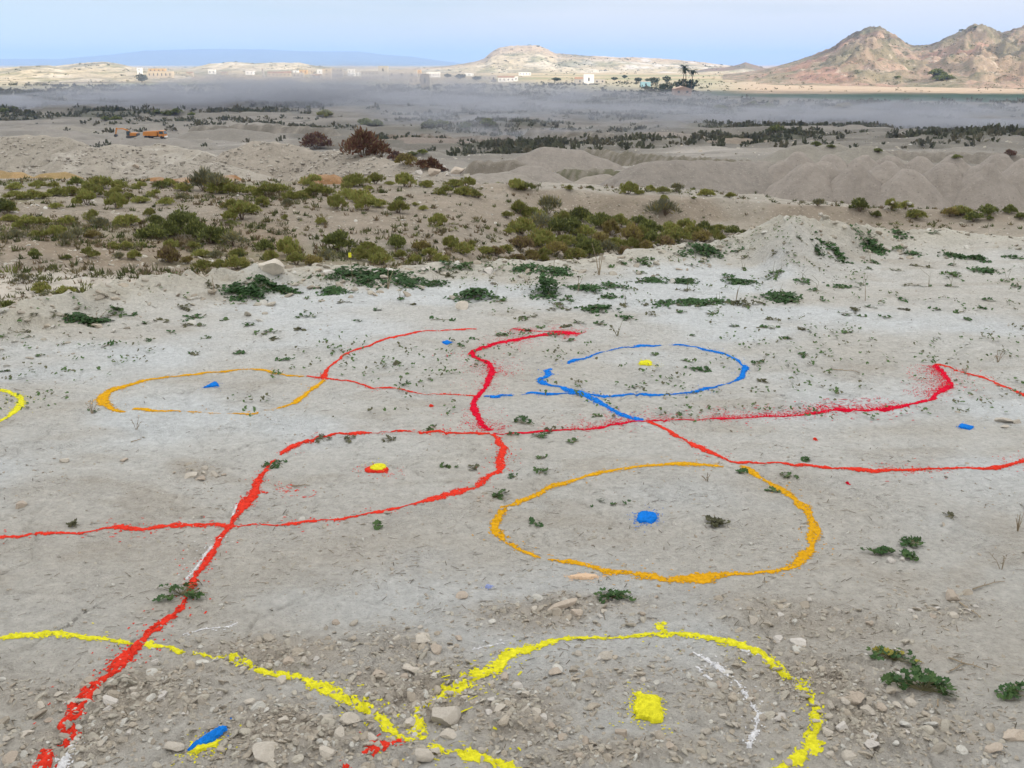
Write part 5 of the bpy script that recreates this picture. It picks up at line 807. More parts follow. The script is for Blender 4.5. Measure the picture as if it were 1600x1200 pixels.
obj('dry_grass', mesh('dry_grass', V, np.arange(3 * N_).reshape(-1, 3), False, np.repeat(cc, nb * 3, 0), [M_RUB]), kind='stuff')
P = lower_pts(r, 1500, 17, 57, lambda m, px, d: np.clip(.15 + m * 1.3, .0, 1) * np.where(px > 760, .7, 1)); n = len(P); nb = 26; w_ = np.repeat(r.uniform(.16, .5, n), nb)[:, None]; N_ = n * nb
B0 = np.repeat(np.column_stack([P, HZ(P[:, 0], P[:, 1])]), nb, 0); dd = r.normal(size=(N_, 3)); dd /= np.linalg.norm(dd, axis=1)[:, None]; dd[:, 2] = np.abs(dd[:, 2]); c0 = B0 + dd * w_ * [.5, .5, .28] * r.random((N_, 1)) ** .4; dr = dd * .8 + [0, 0, .8] + r.normal(0, .35, (N_, 3)); dr /= np.linalg.norm(dr, axis=1)[:, None]; sv = np.cross(dr, r.normal(size=(N_, 3))); sv /= np.linalg.norm(sv, axis=1)[:, None]
V = np.stack([c0 - sv * w_ * .05, c0 + sv * w_ * .05, c0 + dr * w_ * .28], 1).reshape(-1, 3); cc = np.array([(.17, .185, .06), (.13, .14, .055), (.20, .17, .09), (.18, .17, .11)])[r.integers(0, 4, n)]
obj('undergrowth', mesh('undergrowth', V, np.arange(3 * N_).reshape(-1, 3), False, np.repeat(cc, nb * 3, 0), [M_RUB]), kind='stuff')
def lower_st(r, n): return lower_pts(r, n, 18, 60, lambda m, px, d: np.clip(.3 - m, .05, 1))
scatter_stones(9000, lower_st, .02, .11, 0, 'gravel', 61, pw=3)
# ================================================================ spoil and gravel heaps
def p_extra(t, N, L, tc, last, b):
    for sc_, hi, colr, am in ((2.2, .17, (.44, .41, .36, 1), .5), (1.3, .15, (.13, .12, .10, 1), .5), (4.5, .2, (.40, .37, .32, 1), .4)):
        v = N('ShaderNodeTexVoronoi'); v.inputs['Scale'].default_value = sc_; L(tc.outputs['Object'], v.inputs['Vector']); m = N('ShaderNodeMapRange'); m.inputs['From Min'].default_value = hi; m.inputs['From Max'].default_value = hi * .6; m.inputs['To Max'].default_value = am; L(v.outputs['Distance'], m.inputs['Value'])
        x = N('ShaderNodeMix'); x.data_type = 'RGBA'; x.inputs['B'].default_value = colr; L(m.outputs[0], x.inputs['Factor']); L(last, x.inputs['A']); last = x.outputs['Result']
    return last
def heapmat(name, amt=.14): return material(name, tint=True, scale=1.4, amt=amt, bump=.22, bscale=1.6, spec=.1, extra=p_extra)
M_HEAP = heapmat('quarry_gravel')
def heap(label, crest, D, base_py=None, slope=.62, col=(.30, .27, .235), seed=0, n=None, rough=.10, streak=.14, name='gravel_heap', group=None, base=None, col2=None, step=None, flat=0):
    c = np.array(crest, float); DD = np.broadcast_to(np.array(D, float), (len(c),)); xs = ray(c[:, 0], c[:, 1])[0] * DD; zs = CAM_Z + ray(c[:, 0], c[:, 1])[1] * DD
    P = np.column_stack([xs, DD, zs]); b = base if base is not None else float(np.min(HZ(xs, DD))) - .5; H = zs.max() - b; R = H / slope + 1.5
    x0, x1, y0, y1 = xs.min() - R, xs.max() + R, DD.min() - R, DD.max() + R; st = step or max(.12, DD.mean() * .0039); gx = np.arange(x0, x1, st); gy = np.arange(y0, y1, st * 1.25); X, Y = np.meshgrid(gx, gy)
    wx = X + R * .05 * fbm(X / R * 3, Y / R * 3, 3, seed + 1); wy = Y + R * .05 * fbm(X / R * 3, Y / R * 3, 3, seed + 2); Z = np.full(X.shape, -1e9); TH = np.zeros(X.shape)
    segs = [(P[i], P[i + 1]) for i in range(len(P) - 1)] or [(P[0], P[0] + [.01, 0, 0])]
    for (p, q) in segs:
        d = q - p; t = np.clip(((wx - p[0]) * d[0] + (wy - p[1]) * d[1]) / (d[0] ** 2 + d[1] ** 2), 0, 1); dx, dy = wx - p[0] - d[0] * t, wy - p[1] - d[1] * t; r_ = np.hypot(dx, dy)
        z = p[2] + d[2] * t - slope * (np.sqrt(r_ ** 2 + (.10 * H + flat) ** 2) - (.10 * H + flat)); m = z > Z; Z = np.where(m, z, Z); TH = np.where(m, np.arctan2(dy, dx) * 3 + (p[0] + d[0] * t) / R * 2.2, TH)
    rel = np.clip((Z - b) / H, 0, 1); Z = Z + H * streak * (ridged(TH * 1.3 + seed, rel * .6, 3, seed + 3) - .6) * np.sin(np.clip(rel, 0, 1) * 3.0) + rough * fbm(X / (R * .12), Y / (R * .12), 4, seed + 4) * H * .35
    g = HZ(X, np.maximum(Y, 1)); keepv = Z > g - .35 * max(1, H * .12); Zc = np.maximum(Z, g - .35 * max(1, H * .12)); nn, m = X.shape; i = np.arange(nn - 1)[:, None] * m + np.arange(m - 1)[None]
    k = keepv[:-1, :-1] | keepv[1:, :-1] | keepv[:-1, 1:] | keepv[1:, 1:]; q4 = np.stack([i, i + 1, i + m + 1, i + m], -1)[k]; used, inv = np.unique(q4, return_inverse=True)
    C = np.empty(X.shape + (3,)); C[:] = col; C = lerp3(C, sst(0, .5, fbm(X / (R * .3), Y / (R * .3), 4, seed + 5)) * .35, tuple(v * .86 for v in col)); C = lerp3(C, (1 - rel) ** 2 * .35, tuple(min(1, v * 1.14) for v in col))
    if col2: C = lerp3(C, sst(-.05, .3, fbm(X / (R * .16), Y / (R * .16), 4, seed + 6)) * .8, col2)
    C = C * (1 + .10 * fbm(X / st / 1.5, Y / st / 1.5, 2, seed + 7))[..., None]
    o = obj(name, mesh(name, np.stack([X, Y, Zc], -1).reshape(-1, 3)[used], inv.reshape(-1, 4), True, C.reshape(-1, 3)[used], [M_HEAP])); return tag(o, label, 'heap', group)
G1 = 'grey gravel heaps tipped in rows at the right of the quarry'
heap('long flat-topped grey gravel heap, darkest, at the left end of the heap rows', [(1005, 252), (1060, 250), (1130, 253), (1195, 251)], [120, 121, 123, 124], col=(.235, .212, .185), seed=1, group=G1)
for k, (px, py, D, lab) in enumerate([(1300, 240, 134, 'small gravel cone peeping over the saddle left of the rear row'), (1350, 241, 135, 'rounded gravel cone in the rear row, second from its left'), (1392, 241, 134, 'rear-row gravel cone right above a deep notch'), (1440, 243, 135, 'broad rear-row gravel cone in the middle'), (1492, 242, 136, 'rear-row gravel cone second from its right end'), (1562, 238, 138, 'tallest rear-row gravel cone near the right edge'), (1250, 237, 136, 'rear-row gravel cone at the left end'), (1625, 243, 136, 'rear-row gravel cone cut by the right edge'),
    (1222, 250, 122, 'front gravel cone touching the flat-topped heap'), (1262, 253, 118, 'low front gravel cone between two taller ones at left'), (1290, 251, 119, 'steep front gravel cone left of the middle'), (1338, 255, 117, 'front gravel cone with a long left flank'), (1385, 252, 118, 'front gravel cone in the middle with a sharp dark left edge'), (1420, 262, 115, 'low front gravel cone right of the middle'), (1482, 253, 118, 'widest front gravel cone, right of the middle'), (1540, 254, 118, 'front gravel cone second from the right edge'), (1604, 247, 119, 'large front gravel cone at the right edge'), (1690, 250, 119, 'front gravel cone just outside the right edge')]):
    heap(lab, [(px - 4, py), (px + 5, py + .5)], D - 1.6 * (k % 2), slope=.98, flat=-.3, col=tuple(v * (1 + .035 * math.sin(k * 2.1)) for v in (.275, .245, .213)), seed=10 + k, group=G1, streak=.15)
G2 = 'pale spoil mounds at the left of the quarry'
heap('long pale spoil mound at the far left edge', [(-160, 212), (0, 214), (45, 211), (90, 214), (122, 224)], [97, 98, 98, 97, 95], slope=.5, col=(0.310, 0.282, 0.235), seed=40, name='spoil_mound', group=G2, streak=.22, rough=.22)
heap('stony spoil mound behind the single orange block', [(120, 234), (180, 226), (250, 227), (300, 233), (322, 240)], [88, 90, 91, 90, 88], slope=.42, col=(0.325, 0.297, 0.250), seed=41, name='spoil_mound', group=G2, streak=.25, rough=.28, col2=(.42, .39, .34))
heap('long spoil ridge falling to the right towards the boulders', [(372, 236), (400, 219), (440, 224), (500, 237), (560, 241), (600, 251), (660, 265), (712, 279)], [84, 85, 85, 84, 80, 76, 70, 65], slope=.5, col=(0.315, 0.282, 0.235), seed=42, name='spoil_mound', group=G2, streak=.2, rough=.22)
heap('low spoil mound at the end of the left ramp behind the stony mound', [(290, 250), (345, 256)], [74, 74], slope=.35, col=(0.338, 0.310, 0.263), seed=43, name='spoil_mound', group=G2, rough=.2)
heap('smooth tan sand pile at the left', [(72, 270), (98, 268), (112, 274)], [57, 57, 57], slope=.45, col=(0.320, 0.231, 0.109), seed=44, name='sand_pile', group=None, rough=.05, base=-5.4)
heap('pile of ochre rubble at the left edge', [(-30, 268), (12, 267), (36, 271)], [56, 56, 55.5], slope=.55, col=(0.338, 0.244, 0.122), seed=45, name='rubble_pile', rough=.35, base=-5.3, col2=(.45, .30, .15), group='small coloured rubble piles at the pit edge')
heap('low pinkish pile in front of the tan sand pile', [(50, 282), (68, 281)], [50, 50], slope=.4, col=(0.348, 0.282, 0.235), seed=46, name='rubble_pile', rough=.2, base=-4.5, group='small coloured rubble piles at the pit edge')
heap('rust-orange rubble pile before the long ridge', [(484, 275), (505, 271), (522, 274), (534, 277)], [49, 49, 49, 49], slope=.5, col=(0.282, 0.160, 0.080), seed=47, name='rubble_pile', rough=.45, base=-4.1, col2=(.40, .26, .15), group='small coloured rubble piles at the pit edge')
heap('thin rust-coloured rubble strip left of the grey twiggy shrub', [(215, 280), (240, 277), (275, 279), (300, 276)], [50, 50, 50, 50], slope=.5, col=(0.320, 0.179, 0.085), seed=48, name='rubble_pile', rough=.4, base=-4.2, col2=(.42, .33, .25), group='small coloured rubble piles at the pit edge')
heap('small rust-coloured rubble heap right of the grey twiggy shrub', [(346, 273), (360, 271)], [52, 52], slope=.6, col=(0.310, 0.169, 0.075), seed=49, name='rubble_pile', rough=.4, base=-4.6, col2=(.42, .33, .25), group='small coloured rubble piles at the pit edge')
G3 = 'mounds on the quarry floor'
heap('broad grey mound in the middle of the quarry floor', [(822, 240), (850, 229), (905, 234), (940, 246)], [172, 175, 175, 172], slope=.5, col=(0.239, 0.214, 0.185), seed=50, name='spoil_mound', group=G3)
heap('small pointed mound in front of the broad middle mound', [(815, 262), (828, 257), (846, 262)], [136, 137, 136], slope=.5, col=(0.252, 0.227, 0.197), seed=51, name='spoil_mound', group=G3)
heap('low fan of rubble beside the small pointed mound', [(740, 272), (790, 268)], [132, 132], slope=.35, col=(0.269, 0.244, 0.210), seed=52, name='spoil_mound', group=G3, rough=.25)
heap('light mound left of the flat-topped gravel heap', [(925, 275), (950, 272)], [128, 128], slope=.45, col=(0.277, 0.248, 0.210), seed=53, name='spoil_mound', group=G3)
heap('large smooth bank under the dusty scrub right of the middle', [(960, 214), (1000, 207), (1050, 206), (1095, 211)], [245, 250, 250, 246], slope=.45, col=(0.210, 0.186, 0.160), seed=54, name='spoil_mound', group=G3)
heap('brownish bank with scooped hollows behind the heap rows', [(1110, 218), (1150, 214), (1200, 219), (1245, 229)], [226, 228, 226, 222], slope=.6, col=(0.218, 0.185, 0.147), seed=55, name='spoil_mound', group=G3, streak=.4)
heap('low reddish bank behind the pale floor', [(575, 220), (640, 214), (720, 217)], [262, 262, 262], slope=.4, col=(0.197, 0.168, 0.143), seed=56, name='spoil_mound', group=G3, streak=.4)
heap('low bank left of the truck with a ramp', [(70, 200), (110, 196), (150, 203)], [372, 372, 368], slope=.35, col=(0.227, 0.210, 0.176), seed=57, name='spoil_mound', group=G3)
heap('grey bank right of the truck', [(300, 205), (360, 200), (420, 207)], [330, 332, 330], slope=.4, col=(0.197, 0.181, 0.155), seed=58, name='spoil_mound', group=G3)
for k, (px, py, D, lab) in enumerate([(1255, 225, 175, 'small pale mound behind the left of the rear gravel row'), (1300, 224, 178, 'low pale mound behind the middle of the rear gravel row'), (1350, 227, 172, 'low mound behind the rear gravel row, right of the middle')]):
    heap(lab, [(px - 12, py + 2), (px + 8, py)], D, slope=.45, col=(0.227, 0.210, 0.176), seed=70 + k, name='spoil_mound', group=G3)

for crest, D, c_, lab in [([(915, 232), (980, 237), (1050, 243), (1120, 247), (1172, 250)], [190, 180, 170, 162, 158], (.15, .135, .10), 'long dark cut bank slanting behind the flat-topped gravel heap'), ([(878, 262), (930, 264), (985, 267)], [150, 150, 149], (.13, .125, .08), 'short dark grassy bank left of the flat-topped gravel heap'), ([(560, 207), (640, 209), (740, 213), (800, 212)], [300, 300, 298, 298], (.14, .115, .09), 'dark eroded bank behind the pale quarry floor'), ([(300, 197), (400, 193), (520, 199)], [345, 350, 345], (.15, .135, .11), 'dark eroded bank right of and behind the truck'),
        ([(740, 252), (800, 250), (822, 256)], [158, 158, 158], (.17, .15, .12), 'low dark bank left of the broad quarry mound'), ([(1235, 232), (1330, 233), (1450, 236), (1600, 240)], [185, 185, 182, 180], (.20, .18, .15), 'long low bank behind the rear gravel row'), ([(830, 200), (900, 203), (960, 207)], [290, 288, 285], (.14, .125, .10), 'dark bank above the broad quarry mound')]:
    heap(lab, crest, D, slope=1.3, col=c_, seed=int(crest[0][0]), name='earth_bank', group='cut banks of the quarry', rough=.35, streak=.3, col2=(.25, .225, .19))

# ================================================================ sight lines onto whatever stands there
bpy.context.view_layer.update(); DG = bpy.context.evaluated_depsgraph_get()
def SEE(px, py):
    a, s = ray(px, py); d = Vector((float(a), 1, float(s))).normalized(); hit, loc, *_ = S.ray_cast(DG, Vector((0, 0, CAM_Z)), d)
    return (loc.x, loc.y, loc.z) if hit else (float(a) * 3000, 3000., -20.)
# boulders at the pit edge
for (px, py, wpx, kd, lab) in [(693, 266, 14, 'w', 'upright pale boulder on the ridge end'), (678, 274, 26, 'b', 'large tan boulder below the ridge end'), (716, 272, 26, 'b', 'yellowish boulder right of the tan boulder'), (655, 272, 14, 'w', 'pale boulder left of the tan boulder'), (700, 275, 12, 'w', 'small pale boulder between the two tan boulders'), (730, 277, 12, 'g', 'grey boulder right of the yellowish boulder'), (212, 262, 14, 'b', 'single orange-brown block on the stony mound'), (1395, 318, 9, 'w', 'white block at the foot of the front gravel cones'), (1420, 320, 10, 'w', 'second white block at the foot of the gravel cones'), (1283, 336, 8, 'w', 'little white rock behind the clay mound')]:
    x, y, z = SEE(px, py); w_ = PXM(wpx, y); o = obj('boulder', SM[kd, 3 if kd != 'b' else 0], None, (x, y + w_ * .2, z + w_ * .2), (.1, .2, r3.uniform(0, 6)), (w_ / 2, w_ / 2, w_ / 2 * 1.2)); tag(o, lab, 'boulder', 'boulders about the pit edge')
# stones strewn over the spoil mounds, too many to count
r = np.random.default_rng(314); SPT = []
for q in range(5200):
    px, py = r.uniform(0, 740), 215 + 72 * r.random(); 
    if r.random() > .25 + .75 * (vnoise(px / 40, py / 12, 5) > .45): continue
    a_, s__ = ray(px, py); ok, loc, *_ = S.ray_cast(DG, Vector((0, 0, CAM_Z)), Vector((float(a_), 1, float(s__))).normalized())
    if ok and 61 < loc.y < 110: SPT.append((loc.x, loc.y, loc.z))
SPT = np.array(SPT); n = len(SPT); V0, F0 = stone_shape(801, 0, .7, 1.2, 4); w_ = (.04 + .17 * r.random(n) ** 3.5)[:, None]; rt = r.uniform(0, 6.28, n)[:, None]; vx = V0[None, :, 0] * np.cos(rt) - V0[None, :, 1] * np.sin(rt); vy = V0[None, :, 0] * np.sin(rt) + V0[None, :, 1] * np.cos(rt)
V = np.stack([SPT[:, :1] + vx * w_, SPT[:, 1:2] + vy * w_, SPT[:, 2:] + V0[None, :, 2] * w_], -1).reshape(-1, 3); cc = np.array([(.36, .335, .29), (.33, .30, .26), (.22, .20, .17), (.43, .40, .35)])[r.integers(0, 4, n)]
obj('gravel', mesh('gravel', V, (F0[None] + (np.arange(n) * len(V0))[:, None, None]).reshape(-1, 3), False, np.repeat(cc, len(V0), 0), [M_RUB]), kind='stuff')
def put_far(px, py, wpx, kd, hs, lab, cat, grp, name='bush'):
    global k
    x, y, z = SEE(px, py); W = PXM(wpx, y) * 1.1; root = bpy.data.objects.new(name, None); COL.objects.link(root); root.location = (x, y, z - .05 * W); root.rotation_euler = (0, 0, r3.uniform(0, 6.28)); root.scale = (W, W, W * hs)
    obj('foliage', BMESH[kd, k % 4], root); obj('stem', WOODM[k % 3], root); k += 1; return tag(root, lab, cat, grp)
GR = 'reddish shrubs along the crest of the spoil ridge'
for a in [(495, 234, 38, 'r', .8, 'round red-brown shrub alone on the spoil ridge'), (566, 243, 52, 'r', 1.1, 'largest red-brown shrub on the spoil ridge'), (597, 246, 36, 'r', .9, 'red-brown shrub leaning against the largest one'), (618, 250, 26, 'r', .9, 'small red-brown shrub right of the largest pair'), (634, 257, 28, 'o', .8, 'olive shrub between the red-brown shrubs on the ridge'), (660, 264, 26, 'r', .8, 'rusty shrub low on the falling ridge'), (675, 266, 26, 'r', 1., 'rusty shrub next to the upright pale boulder'), (688, 268, 20, 'r', .8, 'small rusty shrub at the ridge end'), (645, 244, 14, 'd', .7, 'small dark bush behind the ridge shrubs'), (660, 240, 16, 'd', .7, 'dark bush behind the ridge end')]: put_far(*a[:5], a[5], 'shrub', GR)
x, y, z = SEE(318, 300); W = 2.4
for (px, py, wpx, hs, lab) in [(318, 298, 42, 1.25, 'tall grey twiggy shrub standing above the green scrub at left'), (338, 290, 30, 1.3, 'second grey twiggy shrub leaning right of the tall one')]: put_far(px, py, wpx, 'y', hs, lab, 'shrub', 'grey twiggy shrubs')
for (px, py, w_, kd) in [(8, 176, 14, 'd'), (22, 172, 14, 'd'), (165, 188, 14, 'd'), (182, 187, 16, 'd'), (245, 178, 12, 'd'), (262, 180, 16, 'd'), (275, 178, 18, 'd'), (300, 180, 12, 'd'), (508, 182, 20, 'g'), (570, 195, 24, 'd'), (590, 196, 20, 'd'), (672, 197, 26, 'd'), (690, 198, 20, 'd'), (730, 200, 22, 'd'), (760, 196, 24, 'd'), (1025, 172, 18, 'd'), (1010, 168, 14, 'd'), (1125, 172, 20, 'd'), (1175, 166, 16, 'd'), (1200, 170, 24, 'd'), (1240, 176, 22, 'd'), (1210, 206, 26, 'd'), (1275, 228, 16, 'd'), (1298, 230, 12, 'd'), (1372, 238, 12, 'd'), (1495, 247, 14, 'd'), (1578, 243, 18, 'r'), (1320, 168, 20, 'o'), (1402, 172, 18, 'r'), (1540, 168, 16, 'd')]:
    o = put_far(px, py, w_, kd, .7, '-', 'bush', None); bitems2 = globals().setdefault('bitems2', []); bitems2.append(dict(o=o, look={'d': 'dark bush', 'g': 'green bush', 'o': 'rusty orange bush', 'r': 'reddish bush'}[kd], where=place_words(px, py, [('the excavator', 195, 210), ('the truck', 243, 212), ('the left edge', 5, 170), ('the broad quarry mound', 870, 225), ('the red-brown shrubs', 570, 220), ('the pink gabled house', 1068, 150), ('the green field', 1400, 155), ('the scooped bank', 1180, 220), ('the rear gravel cones', 1400, 238), ('the right edge', 1590, 200)]) + ' in the dusty valley', px=px, cat='bush', group='single dark bushes in the dusty valley'))
settle(bitems2)
# dark scrub of the valley that reads as one mass
r = np.random.default_rng(99)
def valley(r, n):
    out_ = []
    while sum(map(len, out_)) < n:
        d = np.exp(r.uniform(math.log(200), math.log(1150), 9000)); a = r.uniform(-.75, .75, 9000); x = a * d; px = a * 1.045 * FPX + 800; m = sst(.02, .2, fbm(x / 40, d / 22, 5, 89)) * .95 + .02
        m = m * sst(205, 260, d) * np.where((px > 1110) & (d > 700 - 130 * (px - 1150) / 450), .0, 1) * np.where((px < 430) & (d < 380), .25, 1) * np.where((px > 1060) & (d > 640), .15, 1) * np.where((px > 420) & (px < 760) & (d < 280), .3, 1); k = r.random(9000) < m; out_.append(np.stack([x[k], d[k]], -1))
    return np.concatenate(out_)[:n]
P = valley(r, 11000); n = len(P); nb = 9; w_ = r.uniform(.9, 3.2, n) ** 1.1 * (1 + .5 * (P[:, 1] > 500)); B0 = np.repeat(np.column_stack([P, HZ(P[:, 0], P[:, 1]) - .1]), nb, 0); ww = np.repeat(w_, nb)[:, None]; N_ = n * nb
dd = r.normal(size=(N_, 3)); dd /= np.linalg.norm(dd, axis=1)[:, None]; dd[:, 2] = np.abs(dd[:, 2]); c0 = B0 + dd * ww * np.array([.42, .42, .40]) * r.random((N_, 1)) ** .4; dr = dd * .7 + [0, 0, .7] + r.normal(0, .3, (N_, 3)); dr /= np.linalg.norm(dr, axis=1)[:, None]; sv = np.cross(dr, r.normal(size=(N_, 3))); sv /= np.linalg.norm(sv, axis=1)[:, None]
V = np.stack([c0 - sv * ww * .13, c0 + sv * ww * .13, c0 + dr * ww * .30 + sv * ww * .05, c0 + dr * ww * .30 - sv * ww * .08], 1).reshape(-1, 3); cc = np.array([(.095, .098, .06), (.075, .08, .05), (.115, .105, .07), (.10, .10, .075)])[r.integers(0, 4, n)]
M_SCR = material('valley_scrub', tint=True, scale=.8, amt=.2, trans=.15)
obj('scrub', mesh('scrub', V, np.arange(4 * N_).reshape(-1, 4), False, np.repeat(cc, nb * 4, 0), [M_SCR]), kind='stuff')
# scattered dots of bush on the far hills
def pebs(r, n): return lower_pts(r, n, 62, 150, lambda m, px, d: np.clip(.35 - m, .05, 1))
scatter_stones(5000, pebs, .05, .24, 0, 'gravel', 62, pw=3)
def floor_st(r, n): return lower_pts(r, n, 120, 330, lambda m, px, d: np.clip(.3 - m, .03, 1))
scatter_stones(4500, floor_st, .08, .5, 0, 'gravel', 63, pw=3.5)
hv, hc = [], []
for q in range(2600):
    px, py = r.uniform(0, 1600), r.uniform(44, 150)
    a, s = ray(px, py); ok, loc, *_ = S.ray_cast(DG, Vector((0, 0, CAM_Z)), Vector((float(a), 1, float(s))).normalized())
    if not ok or loc.y < 780 or loc.y > 6000 or vnoise(px / 30, py / 8, 3) < .35: continue
    hv.append((loc.x, loc.y, loc.z)); 
hv = np.array(hv); n = len(hv); nb = 8; B0 = np.repeat(hv, nb, 0); N_ = n * nb; ww = np.repeat(r.uniform(.6, 1.5, n) * hv[:, 1] * .0016, nb)[:, None]; dd = r.normal(size=(N_, 3)); dd /= np.linalg.norm(dd, axis=1)[:, None]; dd[:, 2] = np.abs(dd[:, 2]); c0 = B0 + dd * ww * [.6, .6, .3]; sv = np.cross(dd, r.normal(size=(N_, 3))); sv /= np.linalg.norm(sv, axis=1)[:, None]
V = np.stack([c0 - sv * ww * .3, c0 + sv * ww * .3, c0 + dd * ww * .35 + [0, 0, .1]], 1).reshape(-1, 3); cc = np.array([(.10, .11, .05), (.13, .125, .07), (.08, .09, .045)])[r.integers(0, 3, n)]
obj('scrub', mesh('scrub', V, np.arange(3 * N_).reshape(-1, 3), False, np.repeat(cc, nb * 3, 0), [M_SCR]), kind='stuff')

# ================================================================ town, farm, palms
def bx(x0, x1, y0, y1, z0, z1): V, F = boxmesh(x0, x1, y0, y1, z0, z1); return V, F[:, ::-1]
WALL = {k: material('wall_' + n, c, scale=.6, amt=.08) for k, n, c in (('w', 'white', (.78, .76, .72)), ('b', 'beige', (.52, .44, .33)), ('g', 'grey', (.42, .39, .35)), ('p', 'pink_stone', (.42, .30, .24)), ('o', 'ochre', (.55, .38, .20)), ('t', 'teal', (.25, .40, .45)))}
M_ROOF = material('roof_tile', (.30, .19, .13), scale=2); M_ROOFG = material('grey_roof', (.40, .38, .36), scale=2); M_WIN = material('dark_window', (.03, .035, .045), rough=.3, spec=.5)
def house(px, py, wpx, hpx, wall, lab, roof='flat', nwin=3, depth=8, name='house', storeys=1, D=None):
    if D: a, s = ray(px, py); x, y, z = float(a) * D, D, float(HZ(a * D, D)); z = min(z, CAM_Z + float(s) * D)
    else: x, y, z = SEE(px, py)
    W, H = PXM(wpx, y), PXM(hpx, y) * 1.05; root = bpy.data.objects.new(name, None); COL.objects.link(root); root.location = (x, y, z); tag(root, lab, 'building', 'buildings of the far village')
    hw = H if roof == 'flat' else H * .72; obj('wall', mesh('wall', *bx(-W / 2, W / 2, 0, depth, -3, hw), False, None, [WALL[wall]]), root)
    if roof == 'flat': obj('roof', mesh('roof', *bx(-W / 2 - .15, W / 2 + .15, -.15, depth + .15, hw + .003, hw + .3), False, None, [WALL[wall] if wall in 'wg' else M_ROOFG]), root)
    elif roof == 'gable':   # gable end faces the camera
        V = np.array([(-W / 2 - .3, -.3, hw), (W / 2 + .3, -.3, hw), (0, -.3, H), (-W / 2 - .3, depth + .3, hw), (W / 2 + .3, depth + .3, hw), (0, depth + .3, H)]); obj('roof', mesh('roof', V, [np.array([(0, 1, 2), (5, 4, 3)]), np.array([(1, 4, 5, 2), (0, 2, 5, 3), (0, 3, 4, 1)])], False, None, [WALL[wall] if wall == 'p' else M_ROOF]), root)
    else:                   # ridge runs across
        V = np.array([(-W / 2 - .3, -.4, hw), (W / 2 + .3, -.4, hw), (W / 2 + .3, depth / 2, H), (-W / 2 - .3, depth / 2, H), (-W / 2 - .3, depth + .4, hw), (W / 2 + .3, depth + .4, hw)]); obj('roof', mesh('roof', V, [np.array([(0, 1, 2, 3), (3, 2, 5, 4), (0, 4, 5, 1)]), np.array([(0, 3, 4), (1, 5, 2)])], False, None, [M_ROOF]), root)
    wm = None
    for s_ in range(storeys):
        for i in range(nwin):
            cx = -W / 2 + W * (i + .5) / nwin; zz = hw * (s_ + .35) / storeys; ww_ = min(W / nwin * .26, 1.5)
            if wm is None: wm = mesh('window', *bx(-ww_ / 2, ww_ / 2, -.06, .1, 0, hw / storeys * .36), False, None, [M_WIN])
            obj('window', wm, root, (cx, 0, zz))
    return root
